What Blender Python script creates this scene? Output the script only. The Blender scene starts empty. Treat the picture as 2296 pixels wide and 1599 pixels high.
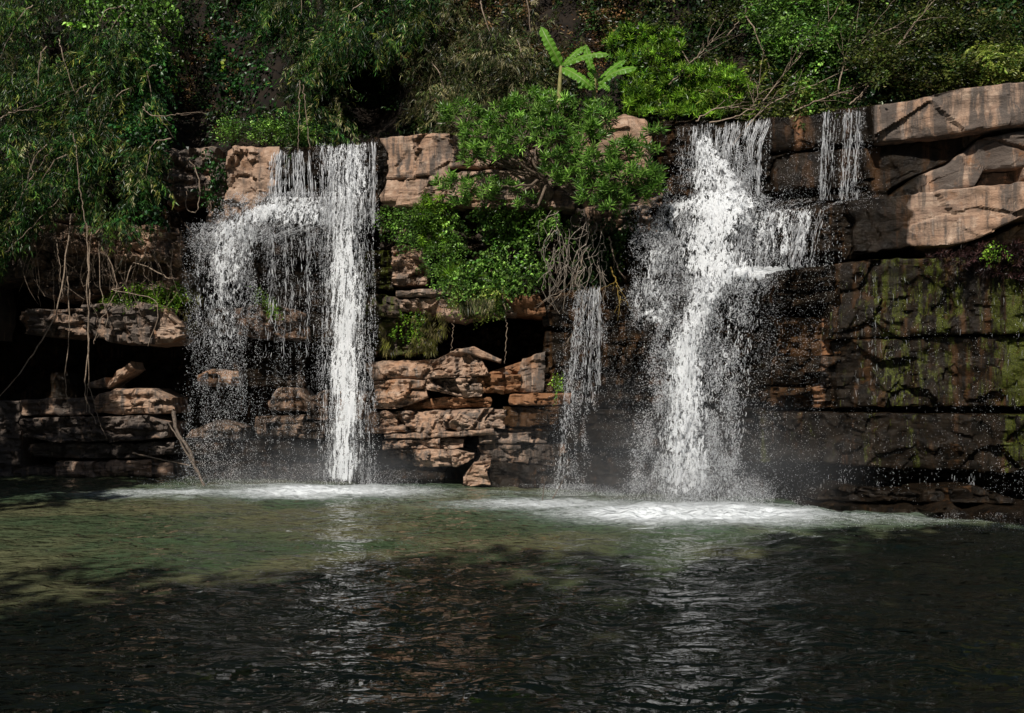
import bpy, math, random
import numpy as np
from mathutils import Vector
random.seed(7)
rng = np.random.default_rng(7)

# ---------------------------------------------------------------- camera, sky, sun
scn = bpy.context.scene
F, CX, HY, CH = 2462.0, 1148.0, 900.0, 1.72      # focal length, centre column and horizon row of the photograph (2296 wide), eye height
cam_d = bpy.data.cameras.new("camera"); cam = bpy.data.objects.new("camera", cam_d)
scn.collection.objects.link(cam); scn.camera = cam
cam.location = (0, 0, CH); cam.rotation_euler = (math.radians(90), 0, 0)
cam_d.sensor_width = 36; cam_d.lens = 36 * F / 2296
cam_d.shift_y = (HY - 799.5) / 2296
cam_d.clip_start = 0.1; cam_d.clip_end = 400

SUN_EL, SUN_AZ = math.radians(46), math.radians(24)     # azimuth: from behind the camera, to its left
world = bpy.data.worlds.new("World"); scn.world = world; world.use_nodes = True
wn = world.node_tree.nodes; wl = world.node_tree.links; wn.clear()
sky = wn.new("ShaderNodeTexSky"); sky.sky_type = 'NISHITA'; sky.sun_disc = False
sky.sun_elevation = SUN_EL; sky.sun_rotation = math.pi + SUN_AZ
bg = wn.new("ShaderNodeBackground"); bg.inputs[1].default_value = 0.05
wo = wn.new("ShaderNodeOutputWorld"); wl.new(sky.outputs[0], bg.inputs[0]); wl.new(bg.outputs[0], wo.inputs[0])
sd = bpy.data.lights.new("sun", 'SUN'); sd.energy = 5.0; sd.angle = math.radians(0.5); sd.color = (1.0, 0.95, 0.87)
sun = bpy.data.objects.new("sun", sd); scn.collection.objects.link(sun)
trav = Vector((math.sin(SUN_AZ) * math.cos(SUN_EL), math.cos(SUN_AZ) * math.cos(SUN_EL), -math.sin(SUN_EL)))
sun.rotation_euler = trav.to_track_quat('-Z', 'Y').to_euler(); sun.location = (-10, -20, 30)
vs = scn.view_settings
vs.view_transform = 'Standard'; vs.look = 'None'; vs.gamma = 1; vs.exposure = 0.0; vs.use_curve_mapping = False
scn.cycles.transparent_max_bounces = 24; scn.cycles.max_bounces = 5; scn.cycles.diffuse_bounces = 1
scn.cycles.sample_clamp_indirect = 3

# ---------------------------------------------------------------- numeric helpers
def hsh(ix, iy, iz, seed=0):
    h = (ix.astype(np.int64) * 374761393 + iy.astype(np.int64) * 668265263 + iz.astype(np.int64) * 2147483647 + seed * 1274126177) & 0xffffffff
    h = ((h ^ (h >> 13)) * 1274126177) & 0xffffffff
    h = ((h ^ (h >> 16)) * 2246822519) & 0xffffffff
    return ((h ^ (h >> 15)) & 0xffffff) / float(0x1000000)
def vnoise(p, seed=0):
    i = np.floor(p).astype(np.int64); f = p - i; f = f * f * (3 - 2 * f)
    r = 0
    for dx in (0, 1):
        wx = f[:, 0] if dx else 1 - f[:, 0]
        for dy in (0, 1):
            wy = f[:, 1] if dy else 1 - f[:, 1]
            for dz in (0, 1):
                wz = f[:, 2] if dz else 1 - f[:, 2]
                r = r + wx * wy * wz * hsh(i[:, 0] + dx, i[:, 1] + dy, i[:, 2] + dz, seed)
    return r
def fbm(p, octv=4, seed=0, g=0.5):
    a, s, r, t = 1.0, 1.0, 0, 0
    for k in range(octv):
        r = r + a * vnoise(p * s, seed + k * 17); t += a; a *= g; s *= 2.03
    return r / t                                             # 0..1
def facet(p, seed=0):
    """broken-stone relief: every cell of a jittered lattice is a tilted plane of its own"""
    c = np.floor(p).astype(np.int64); best = np.full(len(p), 1e9); val = np.zeros(len(p)); second = np.full(len(p), 1e9)
    for dx in (-1, 0, 1):
        for dy in (-1, 0, 1):
            for dz in (-1, 0, 1):
                a, b, d = c[:, 0] + dx, c[:, 1] + dy, c[:, 2] + dz
                s = np.stack([a + hsh(a, b, d, seed + 1), b + hsh(a, b, d, seed + 2), d + hsh(a, b, d, seed + 3)], 1)
                q = p - s; e = (q * q).sum(1); m = e < best
                v = hsh(a, b, d, seed + 4) + (hsh(a, b, d, seed + 5) - .5) * 1.6 * q[:, 0] + (hsh(a, b, d, seed + 6) - .5) * 1.6 * q[:, 2]
                second = np.where(m, best, np.minimum(second, e)); val = np.where(m, v, val); best = np.where(m, e, best)
    return val, np.sqrt(second) - np.sqrt(best)
def ip(x, pts):
    pts = sorted(pts); return np.interp(x, [a for a, b in pts], [b for a, b in pts])
WALL = [(-900, 25.6), (0, 25), (450, 24.5), (840, 23.3), (1000, 22.8), (1200, 21.8), (1450, 20.8), (1560, 20.4), (2296, 17.9), (2700, 16.6), (3200, 15)]
def wall(x, y=None): return ip(x, WALL)
def P(x, y, D):
    """the point of the place at depth D that the photograph (2296 x 1599) shows at column x, row y"""
    x = np.asarray(x, float); y = np.asarray(y, float); D = np.asarray(D, float)
    return np.stack(np.broadcast_arrays((x - CX) / F * D, D, CH - (y - HY) / F * D), -1)

# ---------------------------------------------------------------- object helpers
COL = scn.collection
def tag(o, label=None, cat=None, group=None, kind=None):
    if label: o['label'] = label
    if cat: o['category'] = cat
    if group: o['group'] = group
    if kind: o['kind'] = kind
    return o
def empty(name, loc=(0, 0, 0), label=None, cat=None, group=None, kind=None):
    o = bpy.data.objects.new(name, None); COL.objects.link(o); o.location = loc; o.empty_display_size = .2
    return tag(o, label, cat, group, kind)
def mesh_np(name, V, Fa, attrs=None, smooth=False, cols=None):
    V = np.asarray(V, np.float32).reshape(-1, 3); Fa = np.asarray(Fa, np.int32); n = Fa.shape[1]
    me = bpy.data.meshes.new(name); me.vertices.add(len(V)); me.vertices.foreach_set("co", V.ravel())
    me.loops.add(Fa.size); me.loops.foreach_set("vertex_index", Fa.ravel())
    me.polygons.add(len(Fa)); me.polygons.foreach_set("loop_start", np.arange(0, Fa.size, n, dtype=np.int32))
    me.polygons.foreach_set("use_smooth", np.full(len(Fa), bool(smooth)))
    me.update(calc_edges=True)
    for k, v in (attrs or {}).items():
        a = me.attributes.new(k, 'FLOAT', 'POINT'); a.data.foreach_set("value", np.asarray(v, np.float32).ravel())
    if cols is not None:
        a = me.attributes.new("tint", 'FLOAT_COLOR', 'POINT')
        c = np.ones((len(V), 4), np.float32); c[:, :3] = cols; a.data.foreach_set("color", c.ravel())
    return me
def obj(name, me, mat, parent=None, loc=None, kind=None, label=None):
    if mat is not None and not me.materials: me.materials.append(mat)
    o = bpy.data.objects.new(name, me); COL.objects.link(o)
    if parent is not None:
        o.parent = parent
        if loc is None: loc = tuple(-parent.location)      # meshes are written in place coordinates
    if loc is not None: o.location = loc
    return tag(o, label, kind=kind)
def tubes(paths, sides=4):
    """paths: list of (points Nx3, radii N) -> one mesh of tapered tubes"""
    VV, FF, b = [], [], 0
    ang = np.arange(sides) * 2 * math.pi / sides
    for pts, rad in paths:
        pts = np.asarray(pts, float); rad = np.broadcast_to(np.asarray(rad, float), (len(pts),))
        t = np.gradient(pts, axis=0); t /= np.linalg.norm(t, axis=1, keepdims=True) + 1e-9
        ref = np.where(np.abs(t[:, 2:3]) > .8, np.array([[1., 0, 0]]), np.array([[0, 0, 1.]]))
        u = np.cross(t, ref); u /= np.linalg.norm(u, axis=1, keepdims=True) + 1e-9; w = np.cross(t, u)
        r = pts[:, None] + rad[:, None, None] * (u[:, None] * np.cos(ang)[None, :, None] + w[:, None] * np.sin(ang)[None, :, None])
        n = len(pts); VV.append(r.reshape(-1, 3))
        i = np.arange(n - 1)[:, None] * sides + np.arange(sides)[None]; j = np.arange(n - 1)[:, None] * sides + (np.arange(sides)[None] + 1) % sides
        FF.append(np.stack([i, j, j + sides, i + sides], -1).reshape(-1, 4) + b); b += n * sides
    return np.concatenate(VV), np.concatenate(FF)
def curve(pts, n=12, wob=0.0):
    """smooth polyline through pts with a little wander"""
    pts = np.asarray(pts, float); k = len(pts)
    tt = np.linspace(0, k - 1, n); out = np.zeros((n, 3))
    for a, t in enumerate(tt):
        i = min(int(t), k - 2); f = t - i
        p0, p1, p2, p3 = pts[max(i - 1, 0)], pts[i], pts[i + 1], pts[min(i + 2, k - 1)]
        out[a] = .5 * (2 * p1 + (p2 - p0) * f + (2 * p0 - 5 * p1 + 4 * p2 - p3) * f * f + (3 * p1 - p0 - 3 * p2 + p3) * f ** 3)
    if wob:
        w = rng.normal(0, wob, (n, 3)); w[0] = 0; out += w
    return out

# ---------------------------------------------------------------- materials
def newmat(name):
    m = bpy.data.materials.new(name); m.use_nodes = True; nt = m.node_tree; nt.nodes.clear()
    return m, nt.nodes, nt.links
class N:
    def __init__(s, name):
        s.m, s.n, s.l = newmat(name); s.tc = s.n.new("ShaderNodeTexCoord")
    def attr(s, a, out='Fac'):
        x = s.n.new("ShaderNodeAttribute"); x.attribute_name = a; return x.outputs[out]
    def set(s, sock, v):
        if isinstance(v, bpy.types.NodeSocket): s.l.new(v, sock)
        elif isinstance(v, (tuple, list)) and len(v) == 3 and sock.type == 'RGBA': sock.default_value = (*v, 1)
        else: sock.default_value = v
    def noise(s, scale, sc=(1, 1, 1), detail=4, rough=.55, dist=0, out='Fac', loc=(0, 0, 0)):
        mp = s.n.new("ShaderNodeMapping"); mp.inputs['Scale'].default_value = sc; mp.inputs['Location'].default_value = loc
        s.l.new(s.tc.outputs['Object'], mp.inputs[0])
        x = s.n.new("ShaderNodeTexNoise"); x.inputs['Scale'].default_value = scale; x.inputs['Detail'].default_value = detail
        x.inputs['Roughness'].default_value = rough; x.inputs['Distortion'].default_value = dist
        s.l.new(mp.outputs[0], x.inputs['Vector']); return x.outputs[out]
    def ramp(s, v, a, b):
        x = s.n.new("ShaderNodeMapRange"); x.interpolation_type = 'SMOOTHSTEP'
        s.set(x.inputs['Value'], v); s.set(x.inputs['From Min'], a); s.set(x.inputs['From Max'], b); return x.outputs[0]
    def math(s, op, a, b=0.0, c=None, clamp=False):
        x = s.n.new("ShaderNodeMath"); x.operation = op; x.use_clamp = clamp; s.set(x.inputs[0], a); s.set(x.inputs[1], b)
        if c is not None: s.set(x.inputs[2], c)
        return x.outputs[0]
    def mix(s, f, a, b, mode='MIX'):
        x = s.n.new("ShaderNodeMix"); x.data_type = 'RGBA'; x.blend_type = mode
        s.set(x.inputs[0], f); s.set(x.inputs[6], a); s.set(x.inputs[7], b); return x.outputs[2]
    def bump(s, h, st=.5, dist=.02, prev=None):
        x = s.n.new("ShaderNodeBump"); x.inputs['Strength'].default_value = st; x.inputs['Distance'].default_value = dist
        s.l.new(h, x.inputs['Height'])
        if prev is not None: s.l.new(prev, x.inputs['Normal'])
        return x.outputs[0]
    def bsdf(s, col, rough=.7, nrm=None, spec=.5, ior=None):
        b = s.n.new("ShaderNodeBsdfPrincipled"); s.set(b.inputs['Base Color'], col); s.set(b.inputs['Roughness'], rough)
        s.set(b.inputs['Specular IOR Level'], spec)
        if ior: b.inputs['IOR'].default_value = ior
        if nrm is not None: s.l.new(nrm, b.inputs['Normal'])
        return b.outputs[0]
    def mixs(s, f, a, b):
        x = s.n.new("ShaderNodeMixShader"); s.set(x.inputs[0], f); s.l.new(a, x.inputs[1]); s.l.new(b, x.inputs[2]); return x.outputs[0]
    def out(s, sh):
        o = s.n.new("ShaderNodeOutputMaterial"); s.l.new(sh, o.inputs[0]); return s.m

def rock_material():
    m = N("layered_rock")
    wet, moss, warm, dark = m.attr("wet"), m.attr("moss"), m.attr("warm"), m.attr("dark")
    big = m.noise(0.9, detail=3); mid = m.noise(5, detail=6, rough=.65); fine = m.noise(45, detail=5, rough=.7)
    col = m.mix(m.ramp(big, .35, .65), (.47, .295, .195), (.38, .265, .195))
    col = m.mix(m.ramp(mid, .45, .7), col, (.58, .43, .325))
    beds = m.noise(1, sc=(1.2, 1.2, 16), detail=5, rough=.7, dist=.3)
    col = m.mix(m.math('MULTIPLY', m.ramp(beds, .50, .62), .6), col, (.20, .125, .09))
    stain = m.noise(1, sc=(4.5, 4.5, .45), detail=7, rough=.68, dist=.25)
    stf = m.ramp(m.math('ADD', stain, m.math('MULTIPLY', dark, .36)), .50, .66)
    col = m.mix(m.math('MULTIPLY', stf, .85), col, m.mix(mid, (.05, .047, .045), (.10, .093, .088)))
    pale = m.noise(1, sc=(7, 7, .6), detail=5, rough=.6, loc=(9, 3, 1))
    col = m.mix(m.math('MULTIPLY', m.ramp(pale, .62, .72), .45), col, (.58, .50, .44))
    patch = m.ramp(m.math('ADD', m.noise(2.2, detail=6, rough=.7, loc=(4, 4, 4)), m.math('MULTIPLY', warm, .5)), .62, .8)
    col = m.mix(m.math('MULTIPLY', patch, .7), col, (.30, .125, .04))
    # wet rock is darker and shines
    wn_ = m.noise(1, sc=(5, 5, .5), detail=6, rough=.7, loc=(2, 7, 5))
    wf = m.ramp(m.math('ADD', m.math('MULTIPLY', wet, 1.25), m.math('MULTIPLY', m.math('SUBTRACT', wn_, .5), 1.1)), .35, .75)
    rust = m.noise(1, sc=(6, 6, .35), detail=5, rough=.6, loc=(1, 1, 8))
    wcol = m.mix(m.ramp(mid, .3, .7), (.006, .005, .004), (.024, .017, .011))
    wcol = m.mix(m.math('MULTIPLY', m.ramp(m.math('ADD', rust, m.math('MULTIPLY', warm, .20)), .56, .74), .8), wcol, (.082, .041, .017))
    col = m.mix(wf, col, wcol)
    mo = m.noise(1, sc=(9, 9, .5), detail=7, rough=.72, loc=(3, 2, 6))
    mf = m.ramp(m.math('ADD', mo, m.math('MULTIPLY', m.math('SUBTRACT', moss, .5), .55)), .53, .64)
    mf = m.math('MULTIPLY', mf, m.ramp(moss, .02, .2))
    col = m.mix(mf, col, m.mix(m.ramp(fine, .3, .7), (.02, .028, .006), (.10, .115, .018)))
    rough = m.math('SUBTRACT', .85, m.math('MULTIPLY', wf, .68))
    col = m.mix(1.0, col, m.mix(fine, (.58, .57, .56), (1.06, 1.03, 1.0)), 'MULTIPLY')
    b = m.bump(mid, .6, .06); b = m.bump(m.noise(16, sc=(1, 1, 1.6), detail=8, rough=.75), .7, .035, b); b = m.bump(beds, .35, .03, b); b = m.bump(fine, .35, .008, b)
    return m.out(m.bsdf(col, rough, b, m.math('SUBTRACT', .3, m.math('MULTIPLY', wf, .17))))
M_ROCK = rock_material()

def leaf_material(name, rough=.36, transl=.2, spec=.24):
    m = N(name); t = m.attr("tint", 'Color')
    n1 = m.noise(9, detail=3); col = m.mix(1.0, t, m.mix(n1, (.50, .50, .44), (1.15, 1.12, .95)), 'MULTIPLY')
    b = m.bsdf(col, rough, None, spec)
    tr = m.n.new("ShaderNodeBsdfTranslucent"); m.l.new(m.mix(1.0, col, (1.3, 1.6, .6), 'MULTIPLY'), tr.inputs[0])
    return m.out(m.mixs(transl, b, tr.outputs[0]))
M_LEAF = leaf_material("leaf")
def plain(name, c1, c2, scale=8, rough=.8, bump=.3, sc=(1, 1, 1)):
    m = N(name); n = m.noise(scale, sc=sc, detail=6, rough=.65)
    return m.out(m.bsdf(m.mix(m.ramp(n, .3, .7), c1, c2), rough, m.bump(n, bump, .02), .3))
M_TWIG = plain("dry_twig", (.16, .11, .075), (.36, .28, .21), 20)
M_BARK = plain("bark", (.07, .05, .035), (.17, .125, .09), 14, bump=.6)
M_WOOD = plain("driftwood", (.05, .04, .032), (.17, .13, .10), 18, bump=.6)
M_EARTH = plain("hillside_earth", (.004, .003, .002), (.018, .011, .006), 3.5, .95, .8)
M_BED = plain("pool_bed", (.03, .03, .02), (.06, .055, .04), 2)
M_BANANA = None

def white_water(name, kx, ky, fine):
    """torn falling water: opaque white strands, open gaps; 'dens' says how full the sheet is"""
    m = N(name); d = m.attr("dens")
    a = m.noise(1, sc=(kx, kx, ky), detail=6, rough=.6, dist=.5)
    b2 = m.noise(1, sc=(fine, fine, fine * .3), detail=3, rough=.6, loc=(5, 5, 5)); b3 = m.noise(1, sc=(fine * 1.7, fine * 1.7, fine), detail=3, rough=.7, loc=(2, 5, 1))
    v = m.math('ADD', m.math('MULTIPLY', a, .42), m.math('ADD', m.math('MULTIPLY', b2, .30), m.math('MULTIPLY', b3, .28)))
    v = m.math('ADD', m.math('MULTIPLY', v, 2.7), -.85)
    thr = m.math('SUBTRACT', .95, m.math('MULTIPLY', d, .58))
    al = m.ramp(v, m.math('SUBTRACT', thr, .05), m.math('ADD', thr, .05))
    al = m.math('MULTIPLY', al, m.ramp(d, -.1, .75))
    col = m.mix(m.ramp(b3, .38, .6), (.86, .89, .92), (.97, .985, 1.))
    bs = m.bsdf(col, .3, m.bump(v, .6, .03), .5)
    tr = m.n.new("ShaderNodeBsdfTranslucent"); tr.inputs[0].default_value = (.92, .95, .98, 1)
    sh = m.mixs(.3, bs, tr.outputs[0])
    tp = m.n.new("ShaderNodeBsdfTransparent")
    return m.out(m.mixs(al, tp.outputs[0], sh))
M_FALL = white_water("falling_water", 16, 1.6, 44)
M_CHURN = white_water("churning_water", 13, 6, 40)
def drop_material():
    m = N("water_drops"); b = m.bsdf((.97, .98, 1.), .2, None, .6)
    tr = m.n.new("ShaderNodeBsdfTranslucent"); tr.inputs[0].default_value = (.97, .98, 1., 1)
    return m.out(m.mixs(.5, b, tr.outputs[0]))
M_DROP = drop_material()

FOAM = [  # centre x, y, half sizes, strength of each patch of foam where the falls strike the pool
    (-3.6, 20.9, 2.6, 1.9, 1.3), (-6.2, 20.6, 2.4, 1.4, .85), (2.8, 16.9, 2.3, 1.8, 1.75), (.7, 18.4, 2.3, 1.4, 1.0), (5.2, 16.2, 2.6, 1.2, .62), (.3, 20.6, 2.4, .8, .5), (7.8, 14.8, 2.2, .6, .32), (-5, 22.4, 2.5, .5, .7)]
def water_material():
    m = N("pool_water"); fo = m.attr("foam")
    c = m.noise(.35, detail=3, dist=.5); c2 = m.noise(1.6, sc=(1, 1.6, 1), detail=5, rough=.6)
    col = m.mix(m.ramp(c, .42, .6), (.038, .060, .030), (.090, .088, .046))
    col = m.mix(m.math('MULTIPLY', m.ramp(c2, .35, .7), .6), col, (.055, .064, .034))
    col = m.mix(m.math('MULTIPLY', m.ramp(fo, .0, .6), .4), col, (.13, .19, .15))
    f1 = m.noise(7, sc=(1, 1.3, 1), detail=9, rough=.78, dist=.3); f2 = m.noise(38, detail=4, rough=.7)
    fm = m.math('ADD', m.math('MULTIPLY', f1, .7), m.math('MULTIPLY', f2, .3))
    mask = m.ramp(m.math('ADD', fm, m.math('MULTIPLY', fo, .52)), .66, 1.12)
    col = m.mix(mask, col, (.80, .84, .86))
    rough = m.math('ADD', .015, m.math('MULTIPLY', mask, .5))
    h1 = m.noise(3.0, sc=(.9, 1.4, 1), detail=2, rough=.5, dist=.6); h2 = m.noise(9, sc=(.75, 1.3, 1), detail=2, rough=.5, dist=.8)
    b = m.bump(h1, 1., .23); b = m.bump(h2, .9, .06, b); b = m.bump(m.math('MULTIPLY', fm, mask), .8, .06, b)
    return m.out(m.bsdf(col, rough, b, .5, 1.33))
M_WATER = water_material()

BANK_TREES = [(-19, -3, 14.5, 4.2), (-14, -3.6, 14.3, 4.5), (-9.5, -3.8, 13.4, 4.2), (-4.9, -3.8, 15.8, 3.6), (-.4, -3.4, 18.2, 3.6), (5.5, -5, 16, 4.2), (-16, -8.5, 20, 4.5), (-7, -9, 20, 4.5), (3, -8.5, 20.5, 4.6), (-13.8, 15.6, 11.4, 2.5), (-15.5, 9, 12, 4)]
BANK_LABELS = ["tall dark tree on the near bank, %s" % q for q in ("outermost at the left", "second from the left in the front row", "third from the left in the front row", "just left of the middle of the front row", "just right of the middle of the front row", "outermost at the right", "behind the row at its left end", "behind the middle of the row", "behind the row at its right end", "leaning over the left bank", "on the left bank nearest the camera")]
# ---------------------------------------------------------------- the setting: pool, bed, hillside
def build_water():
    xs = np.concatenate([np.linspace(-40, -15, 12)[:-1], np.arange(-15, 15, .095), np.linspace(15, 40, 12)])
    ys = np.concatenate([np.linspace(-6, 4, 30)[:-1], np.arange(4, 28, .08)])
    X, Y = np.meshgrid(xs, ys); p = np.stack([X.ravel(), Y.ravel(), np.zeros(X.size)], 1)
    z = .05 * (fbm(p * [1.1, 1.5, 1], 3, 3) - .5) * 2 + .030 * (fbm(p * [2.6, 4.2, 1] + 7, 3, 11) - .5) * 2
    foam = np.zeros(len(p))
    for cx, cy, rx, ry, s in FOAM:
        r = np.sqrt(((p[:, 0] - cx) / rx) ** 2 + ((p[:, 1] - cy) / ry) ** 2)
        foam = np.maximum(foam, s * np.exp(-(r ** 2) * 1.1))
        rr = np.hypot(p[:, 0] - cx, p[:, 1] - cy)
        z += .006 * s * np.sin(rr * 9 + 3 * vnoise(p * .8, 5)) * np.exp(-rr * .12)
    z += foam * .10 * (fbm(p * [5, 5, 1], 4, 23) - .35)
    p[:, 2] = z; ny, nx = X.shape
    i = (np.arange(ny - 1)[:, None] * nx + np.arange(nx - 1)[None]).ravel()
    me = mesh_np("pool_water", p, np.stack([i, i + 1, i + nx + 1, i + nx], 1), {"foam": foam}, True)
    o = obj("water", me, M_WATER); tag(o, "dark green pool with rippled surface and foam under the falls", kind="structure")
build_water()
def grid_mesh(name, fn, us, vs_, mat, smooth=True, attrs=None):
    U, Vv = np.meshgrid(us, vs_); p = fn(U.ravel(), Vv.ravel()); ny, nx = U.shape
    i = (np.arange(ny - 1)[:, None] * nx + np.arange(nx - 1)[None]).ravel()
    return mesh_np(name, p, np.stack([i, i + 1, i + nx + 1, i + nx], 1), attrs, smooth)
def ground_fn(x, y):
    p = np.stack([x, y, 0 * x], 1)
    near = np.clip((1.5 - y) / 5, 0, 1); z = -1.6 + near * 2.1 + (fbm(p * .5, 3, 9) - .5) * .5
    return np.stack([x, y, z], 1)
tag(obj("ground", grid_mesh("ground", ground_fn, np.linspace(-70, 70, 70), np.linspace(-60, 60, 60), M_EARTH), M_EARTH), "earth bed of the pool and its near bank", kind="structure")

LIP = [(-900, 380), (0, 350), (370, 340), (500, 330), (840, 315), (930, 298), (1280, 285), (1390, 265), (1480, 275), (1740, 262), (1960, 232), (2296, 186), (3000, 90)]
HOLLOW = [(840, 225, 110, 110, 2.6), (430, 210, 60, 120, 1.4)]
def hill_depth(x, y):
    """depth of the hillside surface behind the lip"""
    up = ip(x, LIP) - y
    d = wall(x) + .7 + np.maximum(up, 0) * .0062
    for cx, cy, rx, ry, dd in HOLLOW:
        d = d + dd * np.exp(-((x - cx) / rx) ** 2 - ((y - cy) / ry) ** 2)
    return d
def hill_fn(x, y):
    d = hill_depth(x, y); p = P(x, y, d)
    return p + np.stack([0 * x, (fbm(p * [.9, .9, .9], 4, 31) - .5) * 1.2, 0 * x], 1)
tag(obj("hillside", grid_mesh("hillside", hill_fn, np.linspace(-900, 3300, 260), np.concatenate([np.linspace(-3400, -60, 30)[:-1], np.linspace(-60, 430, 70)]), M_EARTH), M_EARTH), "steep dark earth slope behind the jungle growth", kind="structure")

# ---------------------------------------------------------------- the cliff: every bed and block is a slab of its own
cliff = empty("cliff", (0, 22, 0), "layered reddish sandstone cliff with ledges, dark recesses and wet streaked faces", None, None, "structure")
WETX = [(-900, .1), (400, .15), (430, .8), (600, .55), (640, .95), (840, 1.0), (868, .0), (1200, .0), (1290, .55), (1480, .8), (1500, 1), (1940, 1), (1962, 0.02), (2700, 0)]
slab_count = 0
def slab(top, bot, off, depth=1.3, r=.06, amp=.10, wet=None, moss=0., warm=0., dark=.3, step=4.5, fs=2.2, name="rock_slab", seed=None, tilt=0., jag=2.5, wall_fn=wall):
    """one block of rock. top/bot: outline rows; off: how far its face stands behind (+) or before (-) the wall; tilt: foot further back (+)"""
    global slab_count; slab_count += 1
    seed = seed or slab_count * 13
    x0 = min(a for a, b in top) - 3; x1 = max(a for a, b in top) + 3; D0 = float(wall_fn((x0 + x1) / 2) + off)
    nx = max(6, int((x1 - x0) / step) + 1); xs = np.linspace(x0, x1, nx)
    e = 1.2 * (fbm(np.stack([xs * .05, 0 * xs, 0 * xs + seed], 1), 4, seed) - .5)
    yt = ip(xs, top) + e * jag * 2; yb = ip(xs, bot) + 1.2 * (fbm(np.stack([xs * .05, 0 * xs + 5, 0 * xs + seed], 1), 4, seed + 3) - .5) * jag * 2
    yb = np.maximum(yb, yt + 3)
    D = wall_fn(xs) + off
    rp = min(r / D0 * F, (x1 - x0) * .25)
    t = np.clip(1 - np.minimum(xs - x0, x1 - xs) / (rp * .6), 0, 1); endr = r * .45 * (1 - np.sqrt(1 - t ** 2 * .98))
    hmax = float((yb - yt).max()); nf = max(4, int(hmax / step) + 1)
    rows = []                                    # (fraction down the face, metres back, corner shift)
    rr = r
    for q in (depth, depth * .5, rr * 2.2, rr * 1.2): rows.append((0, q, 0))
    for a in (60, 30): rows.append((0, rr * (1 - math.cos(math.radians(a))) , 1 - math.sin(math.radians(90 - a)) if False else (1 - math.cos(math.radians(90 - a)))))
    for k in range(nf + 1): rows.append((k / nf, 0, None))
    for a in (30, 60): rows.append((1, rr * (1 - math.cos(math.radians(a))), -(1 - math.cos(math.radians(90 - a)))))
    for q in (rr * 1.2, rr * 2.2, depth * .5, depth): rows.append((1, q, 0))
    G = []
    for fr, back, cs in rows:
        hpx = (yb - yt); rpx = np.minimum(rr / D * F, hpx * .35)
        if cs is None: y = yt + rpx + (hpx - 2 * rpx) * fr
        elif fr == 0: y = yt + rpx * (1 - (1 - cs)) if cs else yt + 0 * xs
        else: y = yb - rpx * (1 - (1 + cs)) if cs else yb + 0 * xs
        fade = 1.0 if back < rr * 1.5 else (.5 if back < depth * .7 else .2)
        d = D + tilt * fr
        q3 = np.stack([xs * .012, y * .02, 0 * xs], 1); q4 = np.stack([xs * .04, y * .05, 0 * xs], 1)
        xw = xs + 30 * (vnoise(q3, 501) - .5) + 10 * (vnoise(q4, 502) - .5); yw = y + 5 * (vnoise(q3, 503) - .5)
        xw = xw * 1.0 + np.where(np.abs(xs - 1960) < 40, 0, 0)
        p = P(xw, yw, d); p[:, 1] += back + endr; G.append(np.concatenate([p, np.full((nx, 1), fade)], 1))
    G = np.stack(G)                              # rows x nx x 4
    L = G[:, :1].copy(); R = G[:, -1:].copy(); yb_ = float(D0 + depth)
    L[..., 1] = np.maximum(L[..., 1], yb_); R[..., 1] = np.maximum(R[..., 1], yb_); L[..., 3] = 0; R[..., 3] = 0
    G = np.concatenate([L, G, R], 1); ny, nn = G.shape[:2]; V = G.reshape(-1, 4); fade = V[:, 3]; V = V[:, :3].copy()
    q = V * [1, .6, 1.25] * fs + seed * 1.7
    fv, fe = facet(q, seed); fv2, fe2 = facet(q * 2.7 + 9, seed + 50)
    low = fbm(V * .8 + seed, 3, seed)
    disp = amp * ((fv - .5) * 1.35 + (fv2 - .5) * .55 + (low - .5) * 1.2 + (fbm(V * 9, 3, 5) - .5) * .35)
    disp += .022 * np.clip(1 - fe / .07, 0, 1) * (hsh(np.floor(q[:, 0]), np.floor(q[:, 1]), np.floor(q[:, 2]), 3) > .6)
    gr = fbm(np.stack([V[:, 0] * .7, V[:, 1] * .5, V[:, 2] * 7 + seed], 1), 4, seed + 90); disp += (fs >= 1.8) * amp * .28 * np.clip((gr - .5) / .08, -1, 1)
    V[:, 1] += disp * fade
    V[:, 0] += amp * .35 * (fbm(V * 3 + 50, 3, 8) - .5) * fade; V[:, 2] += amp * .3 * (fbm(V * 3 + 90, 3, 9) - .5) * fade
    px = V[:, 0] / V[:, 1] * F + CX; py = HY - (V[:, 2] - CH) * F / V[:, 1]
    w = ip(px, WETX) if wet is None else np.full(len(V), wet) if not callable(wet) else wet(px, py)
    ms = moss(px, py) if callable(moss) else np.full(len(V), moss)
    wm = warm(px, py) if callable(warm) else np.full(len(V), warm)
    dk = dark(px, py) if callable(dark) else np.full(len(V), dark)
    i = (np.arange(ny - 1)[:, None] * nn + np.arange(nn - 1)[None]).ravel()
    me = mesh_np(name, V, np.stack([i, i + nn, i + nn + 1, i + 1], 1), {"wet": w, "moss": ms, "warm": wm, "dark": dk}, False)
    try: me.set_sharp_from_angle(angle=math.radians(22)); me.polygons.foreach_set("use_smooth", np.ones(len(me.polygons), bool))
    except Exception: pass
    return obj(name, me, M_ROCK, cliff)
def box(x0, x1, y0, y1, off, **k): return slab([(x0, y0), (x1, y0)], [(x0, y1), (x1, y1)], off, **k)

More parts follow.
